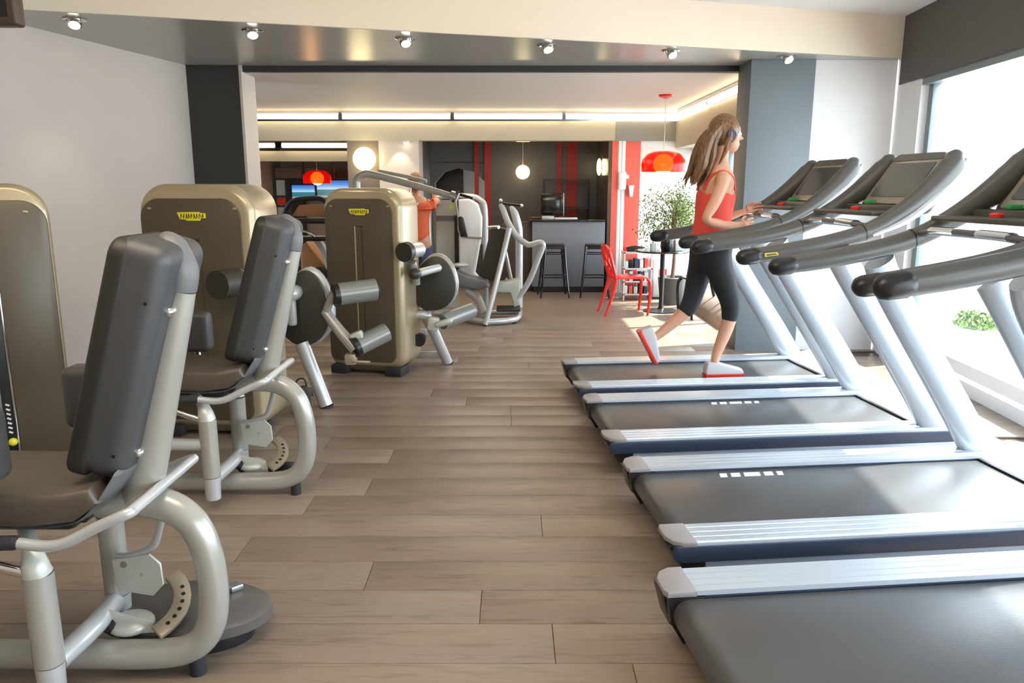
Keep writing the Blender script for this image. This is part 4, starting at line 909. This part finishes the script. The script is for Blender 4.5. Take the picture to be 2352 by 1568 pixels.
b = MB(); b.prism([(-.045, -.21), (.045, -.22), (.03, -.10), (.05, .0), (-.05, .0)], -.012, .012, 'y', bev=.006); o = b.build('towel', 'towel_cyan'); o.location = (-1.03, 7.94, 1.352); tag(o, 'pale cyan towel hanging from the overhead arm, beside the person in orange', 'towel')

# ------------------------------------------------------------------ bar
t = thing('bar_counter', 'grey-blue bar counter with dark top in front of the dark recess', 'counter', (.87, 11.5, 0))
MB().box(-.57, .505, -.14, .34, .09, 1.055, .006).build('front_panel', 'counter_front', t)
MB().box(-.61, .505, -.18, .38, 1.055, 1.085, .006).build('countertop', 'black_gloss', t)
MB().box(-.55, .55, -.10, .30, 0, .09).build('plinth', 'black', t)
MB().box(-1.02, -.575, .02, .36, .0, 1.04, .006).build('side_panel', 'wood_dark', t)
t = thing('monitor', 'black computer monitor standing on the bar counter', 'monitor', (.60, 11.62, 1.085))
MB().box(-.165, .165, -.02, .02, .06, .38, .008).build('display', 'black_gloss', t)
MB().box(.168, .182, -.02, .10, .02, .38, .004).build('side_edge', 'steel', t)
MB().box(-.10, .10, -.07, .07, 0, .014, .004).box(-.02, .02, .0, .02, .01, .1).build('stand', 'black', t)
o = MB().box(-.17, .17, -.05, .05, 0, .025, .006).build('keyboard', 'paper'); o.location = (.80, 11.44, 1.085); tag(o, 'pale keyboard lying on the counter beside the monitor', 'keyboard')
o = MB().box(-.09, .09, -.06, .06, 0, .05, .006).build('card_reader', 'frame_silver'); o.location = (.53, 11.42, 1.085); tag(o, 'small grey card machine on the counter under the monitor', 'device')
o = MB().lathe([(0, 0), (.05, 0), (.09, .03), (.082, .032), (.045, .008), (0, .008)], n=18).build('bowl', 'brown'); o.location = (.34, 11.45, 1.085); tag(o, 'shallow brown bowl at the left end of the counter', 'bowl')
t = thing('shelf_unit', 'open black metal shelf against the bar back wall', 'shelf', (.92, 12.6, 0))
for sx in (-.40, .33):
    for sy in (-.12, .12): MB().box(sx-.012, sx+.012, sy-.012, sy+.012, 0, 1.68).build('post', 'black', t)
for z in (.4, .85, 1.22, 1.67): MB().box(-.41, .34, -.13, .13, z-.01, z+.01).build('shelf', 'black', t)
for i, (x, z, w, h) in enumerate(((-.25, .86, .1, .2), (-.08, .86, .12, .24), (.12, .86, .16, .18))):
    o = MB().box(-w/2, w/2, -.08, .08, 0, h, .01).build('storage_box', 'wood_dark'); o.location = (.92+x, 12.6, z); tag(o, ['narrow dark box, left on the black bar shelf', 'tall dark box in the middle of the black bar shelf', 'wide dark box, right on the black bar shelf'][i], 'box', 'boxes on the bar shelf')
def stool(x, y, rz, label):
    t = thing('bar_stool', label, 'stool', (x, y, 0), rz, 'metal bar stools at the counter')
    b = MB(); b.prism(rr(-.155, -.155, .155, .155, .04), .735, .755, 'z', bev=.006); b.build('seat', 'black_gloss', t)
    b = MB(); b.prism(rr(-.15, -.15, .15, .15, .03), .69, .735, 'z'); b.build('apron', 'black', t)
    for sx in (-1, 1):
        for sy in (-1, 1):
            b = MB(); b.tube([(sx*.135, sy*.135, .73), (sx*.165, sy*.165, .35), (sx*.205, sy*.205, .0)], [.022, .018, .014], n=8, sub=3); b.build('leg', 'black_gloss', t)
    for (p, q) in (((-1, -1), (1, -1)), ((1, -1), (1, 1)), ((1, 1), (-1, 1)), ((-1, 1), (-1, -1))):
        MB().tube([(p[0]*.172, p[1]*.172, .29), (q[0]*.172, q[1]*.172, .29)], .010, n=8, sub=1).build('rung', 'black', t)
        MB().tube([(p[0]*.143, p[1]*.143, .62), (q[0]*.143, q[1]*.143, .62)], .007, n=8, sub=1).build('brace', 'black', t)
stool(.60, 10.98, R(4), 'left black metal bar stool at the counter')
stool(1.20, 10.98, R(-6), 'right black metal bar stool, beside the red chair')

# ------------------------------------------------------------------ cafe corner
def cafe_chair(name, label, x, y, rz, m):
    t = thing(name, label, 'chair', (x, y, 0), rz)              # faces +x
    b = MB(); b.prism(rr(-.20, -.21, .22, .21, [.06, .06, .08, .08]), .455, .475, 'z', bev=.008); b.build('seat', m, t)
    d = V(-.26, 0, .95).normalized(); u = V(0, 1, 0); n = u.cross(d)
    holes = []
    b = MB()
    O = V(-.19, 0, .47)
    # webbed back with irregular openings
    b.tube([O+u*-.19, O+u*-.205+d*.16, O+u*-.19+d*.34, O+u*-.10+d*.385, O+u*.10+d*.385, O+u*.19+d*.34, O+u*.205+d*.16, O+u*.19], .021, n=8, sub=4)
    for p, q in (((-.19, .05), (.02, .16)), ((.02, .16), (.19, .08)), ((.02, .16), (-.06, .29)), ((-.06, .29), (-.20, .24)), ((-.06, .29), (.05, .38)), ((.02, .16), (.20, .26)), ((-.05, .10), (-.05, .0)), ((.10, .12), (.12, .0)), ((.12, .21), (.08, .38))):
        b.tube([O+u*p[0]+d*p[1], O+u*q[0]+d*q[1]], .022, n=8, sub=1, asp=(1, .6), ref=tuple(n) if False else None)
    b.build('backrest', m, t)
    for s_ in (-1, 1):
        MB().tube([(.20, s_*.19, .455), (.235, s_*.20, .40), (.235, s_*.205, .20), (.215, s_*.205, 0)], [.022, .022, .018, .014], n=10, sub=4).build('leg', m, t)
        MB().tube([(-.18, s_*.18, .46), (-.20, s_*.19, .36), (-.26, s_*.20, .15), (-.315, s_*.205, 0)], [.026, .024, .018, .014], n=10, sub=4).build('leg', m, t)
    return t
cafe_chair('cafe_chair', 'glossy red plastic chair with cut-out back at the black cafe table', 1.43, 9.43, R(6), 'chair_red')
cafe_chair('cafe_chair', 'black chair on the window side of the cafe table, behind the runner', 2.32, 9.2, R(190), 'black_gloss')
t = thing('cafe_table', 'round black cafe table on a central pedestal', 'table', (1.90, 9.62, 0))
MB().lathe([(0, .755), (.34, .755), (.35, .765), (.34, .775), (0, .775)], n=32).build('tabletop', 'black_gloss', t)
MB().lathe([(.035, .755), (.03, .70), (.028, .06), (.05, .03)], n=14).build('pedestal', 'black', t)
MB().lathe([(0, 0), (.22, 0), (.22, .012), (.05, .035), (0, .035)], n=28).build('base', 'black', t)
# napkin holder style black rack on table
t = thing('magazine_rack', 'white wire rack with magazines and baskets under the red striped wall', 'rack', (1.72, 10.7, 0))
for sx in (-.16, .22):
    for sy in (-.13, .13): MB().box(sx-.01, sx+.01, sy-.01, sy+.01, 0, .68).build('post', 'frame_white', t)
for z in (.08, .26, .44, .66): MB().box(-.17, .23, -.14, .14, z-.008, z+.008).build('shelf', 'frame_white', t)
rg = random.Random(9)
for i, (z, n_) in enumerate(((.09, 5), (.27, 5), (.45, 5))):
    for j in range(n_):
        w = .05; h = rg.uniform(.09, .14); x = -.13+j*.07
        mm = ['paper', 'stripe_red', 'towel_cyan', 'black', 'jeans'][(i+j) % 5]
        o = MB().box(-.024, .024, -.09, .09, 0, h, .003).build('magazine_box', mm); o.location = (1.72+x, 10.68, z)
        cn = {'paper': 'white', 'stripe_red': 'red', 'towel_cyan': 'pale cyan', 'black': 'black', 'jeans': 'dark blue'}[mm]
        tag(o, '%s magazine box on the %s shelf of the white wire rack' % (cn, ['bottom', 'middle', 'upper'][i]), 'box', 'magazine boxes in the wire rack')
t = thing('bag', 'black and red bag lying on top of the white wire rack', 'bag', (1.72, 10.66, .668))
MB().tube([(-.12, 0, .035), (0, 0, .045), (.12, 0, .035)], [.03, .042, .03], n=12, sub=3).build('bag_body', 'cloth_black', t); MB().tube([(-.13, -.01, .04), (-.17, -.01, .03)], .03, n=8, sub=1).build('bag_end', 'red_plastic', t)
t = thing('cabinet', 'low white cabinet with orange notice behind the cafe table', 'cabinet', (2.16, 10.9, 0))
MB().box(-.17, .17, -.18, .18, .02, .55, .006).build('body', 'frame_white', t); MB().box(-.16, .16, -.19, -.18, .04, .53, .004).build('door', 'frame_white', t)
MB().box(-.09, .02, -.193, -.19, .20, .42).build('notice', 'top_coral', t); MB().box(-.19, .19, -.2, .2, .55, .575, .004).build('top', 'frame_white', t); MB().box(-.15, .15, -.15, .15, 0, .02).build('plinth', 'black', t)
t = thing('intercom', 'white wall phone mounted on the white stripe between the red bands', 'phone', (1.61, FY+.004, 1.64))
b = MB(); b.prism(rr(-.06, -.13, .05, .13, [.03, .03, .01, .01]), -.04, 0, 'y', bev=.01); b.build('body', 'frame_white', t); b = MB(); b.prism(rr(.04, .03, .09, .09, .015), -.03, -.005, 'y', bev=.005); b.build('handset', 'frame_white', t)
t = thing('cup_dispenser', 'small tapered white cup dispenser on the wide red band', 'dispenser', (1.735, FY+.004, 1.50))
b = MB(); b.prism([(-.038, .07), (.038, .07), (.022, -.085), (-.022, -.085)], -.06, 0, 'y', bev=.008); b.build('body', 'frame_white', t); MB().box(-.040, .040, -.064, 0, .07, .08, .003).build('lid', 'frame_white', t)

# plant
t = thing('potted_tree', 'leafy green potted tree behind the cafe table', 'plant', (2.16, 10.25, 0))
MB().lathe([(0, 0), (.15, 0), (.19, .36), (.175, .37), (.16, .33), (0, .33)], n=24).build('pot', 'terracotta', t)
b = MB(); b.tube([(0, 0, .3), (.02, 0, .7), (-.02, .02, 1.15)], [.028, .022, .014], n=8, sub=3)
rg = random.Random(21); tips = []
for i in range(26):
    a = rg.uniform(0, 2*PI); z0 = rg.uniform(.75, 1.15); r_ = rg.uniform(.16, .34); z1 = z0+rg.uniform(.05, .50)
    p1 = V(.01, .01, z0); p3 = V(r_*math.cos(a), r_*math.sin(a)*.8, min(z1, 1.55)); p2_ = (p1+p3)/2+V(0, 0, .08); p4 = p3+V(.10*math.cos(a), .10*math.sin(a), -.16)
    b.tube([p1, p2_, p3, p4], [.007, .005, .003, .002], n=5, sub=3); tips += [p2_, p3, p4, (p3+p4)/2, (p2_+p3)/2]
b.build('branches', 'bark', t)
lb = MB()
for i in range(3600):
    c_ = rg.choice(tips)+V(rg.gauss(0, .055), rg.gauss(0, .055), rg.gauss(0, .06)); L = rg.uniform(.022, .042)
    d = V(rg.gauss(0, 1), rg.gauss(0, 1), rg.gauss(-.5, .7)).normalized(); n_ = d.cross(V(rg.gauss(0, 1), rg.gauss(0, 1), rg.gauss(0, 1))).normalized()*L*.30
    lb.bm.faces.new([lb.bm.verts.new(q) for q in (c_-d*L*.5, c_+n_, c_+d*L*.5, c_-n_)])
o = lb.build('foliage', 'leaf', t); o['kind'] = 'stuff'
# black laundry of things around the table: dark glossy jug + white pack
o = MB().lathe([(0, 0), (.07, 0), (.085, .05), (.08, .16), (.05, .20), (.045, .20), (.07, .15), (.07, .02), (0, .02)], n=20).build('jug', 'black_gloss'); o.location = (1.93, 9.52, .775); tag(o, 'dark glossy jug standing on the cafe table', 'jug')
o = MB().box(-.05, .05, -.04, .04, 0, .14, .008).build('napkin_box', 'paper'); o.location = (2.08, 9.55, .775); tag(o, 'white napkin box on the cafe table beside the jug', 'box')
o = MB().lathe([(0, 0), (.035, 0), (.04, .09), (.034, .09), (.03, .01), (0, .01)], n=14).build('drinking_glass', 'towel_cyan'); o.location = (1.76, 9.56, .775); tag(o, 'pale blue tumbler at the left side of the cafe table', 'glass')

# ------------------------------------------------------------------ left far room contents
def tv(x, y, z, w, h, label):
    t = thing('television', label, 'television', (x, y, z), 0, 'televisions in the mirrored room')
    MB().box(-w/2, w/2, -.03, .03, -h/2, h/2, .008).build('case', 'black', t); MB().box(-w/2+.02, w/2-.02, -.036, -.031, -h/2+.02, h/2-.02).build('screen', 'tv', t)
    MB().box(-.02, .02, .03, .06, -.03, 2.09-z).build('bracket', 'black', t)
tv(-3.86, 14.4, 1.47, .46, .28, 'television showing a blue sea, below the smaller red pendant')
tv(-3.22, 14.1, 1.52, .66, .34, 'television showing a blue sea, beside the brown pillar')
t = thing('poster_stand', 'tall banner with cyan and coral picture in the room on the far left', 'banner', (-4.34, 14.6, 0))
MB().box(-.12, .12, -.01, .01, .3, 1.70).build('panel', 'headband_navy', t)
for i, (z0, z1, mm) in enumerate(((1.40, 1.68, 'towel_cyan'), (1.22, 1.36, 'top_coral'), (.62, 1.18, 'towel_cyan'))): MB().box(-.08, .08, -.016, -.011, z0, z1).build('print', mm, t)
MB().box(-.14, .14, -.1, .1, 0, .3, .01).build('base', 'black', t)

# dark hanging speaker/TV at top-left of frame
t = thing('wall_television', 'dark brown-framed television hanging at the top left corner', 'television', (-2.62, 3.5, 2.52))
b = MB(); b.prism(rr(-.50, -.29, .50, .30, .015), -.035, .035, 'y', bev=.01); o = b.build('case', 'wood_dark', t)
MB().box(-.465, .465, -.040, -.034, -.255, .265).build('screen', 'black_gloss', t)
MB().box(-.03, .03, .03, .08, -.03, HC-2.52).build('ceiling_bracket', 'black', t)

# outside greenery
def shrub(x, y, z, r_, label, n=900, seed=1):
    t = thing('shrub', label, 'plant', (x, y, z), 0, 'shrubs outside the window'); rg = random.Random(seed); lb = MB()
    for i in range(n):
        d = V(rg.gauss(0, 1), rg.gauss(0, 1), rg.gauss(0, 1)).normalized(); c_ = V(d.x*r_*1.1, d.y*r_*1.6, abs(d.z)*r_*.9+.02)*rg.uniform(.6, 1); L = .06
        u = V(rg.gauss(0, 1), rg.gauss(0, 1), rg.gauss(0, 1)).normalized(); n_ = u.cross(d).normalized()*L*.3
        lb.bm.faces.new([lb.bm.verts.new(q) for q in (c_-u*L*.5, c_+n_, c_+u*L*.5, c_-n_)])
    o = lb.build('foliage', 'leaf', t); o['kind'] = 'stuff'; MB().tube([(0, 0, 0), (0, 0, r_*.6)], .03, n=6, sub=1).build('stem', 'bark', t)
shrub(5.95, 8.6, -.15, .22, 'green shrub outside the window, the nearer of the two', seed=1)
shrub(5.75, 9.3, -.15, .22, 'green shrub outside the window, the farther of the two', seed=2)

t = thing('gym_bag', 'small black crumpled bag on the floor beside the middle-left leg machine', 'bag', (-1.46, 5.10, 0))
b = MB(); b.tube([(0, 0, .01), (-.005, .01, .07), (.005, 0, .14), (0, .005, .20)], [.055, .068, .060, .040], n=9, sub=3); b.build('bag_body', 'cloth_black', t)
MB().tube([(-.04, 0, .19), (-.02, 0, .25), (.03, 0, .25), (.04, 0, .18)], .006, n=6, sub=4).build('strap', 'black', t)
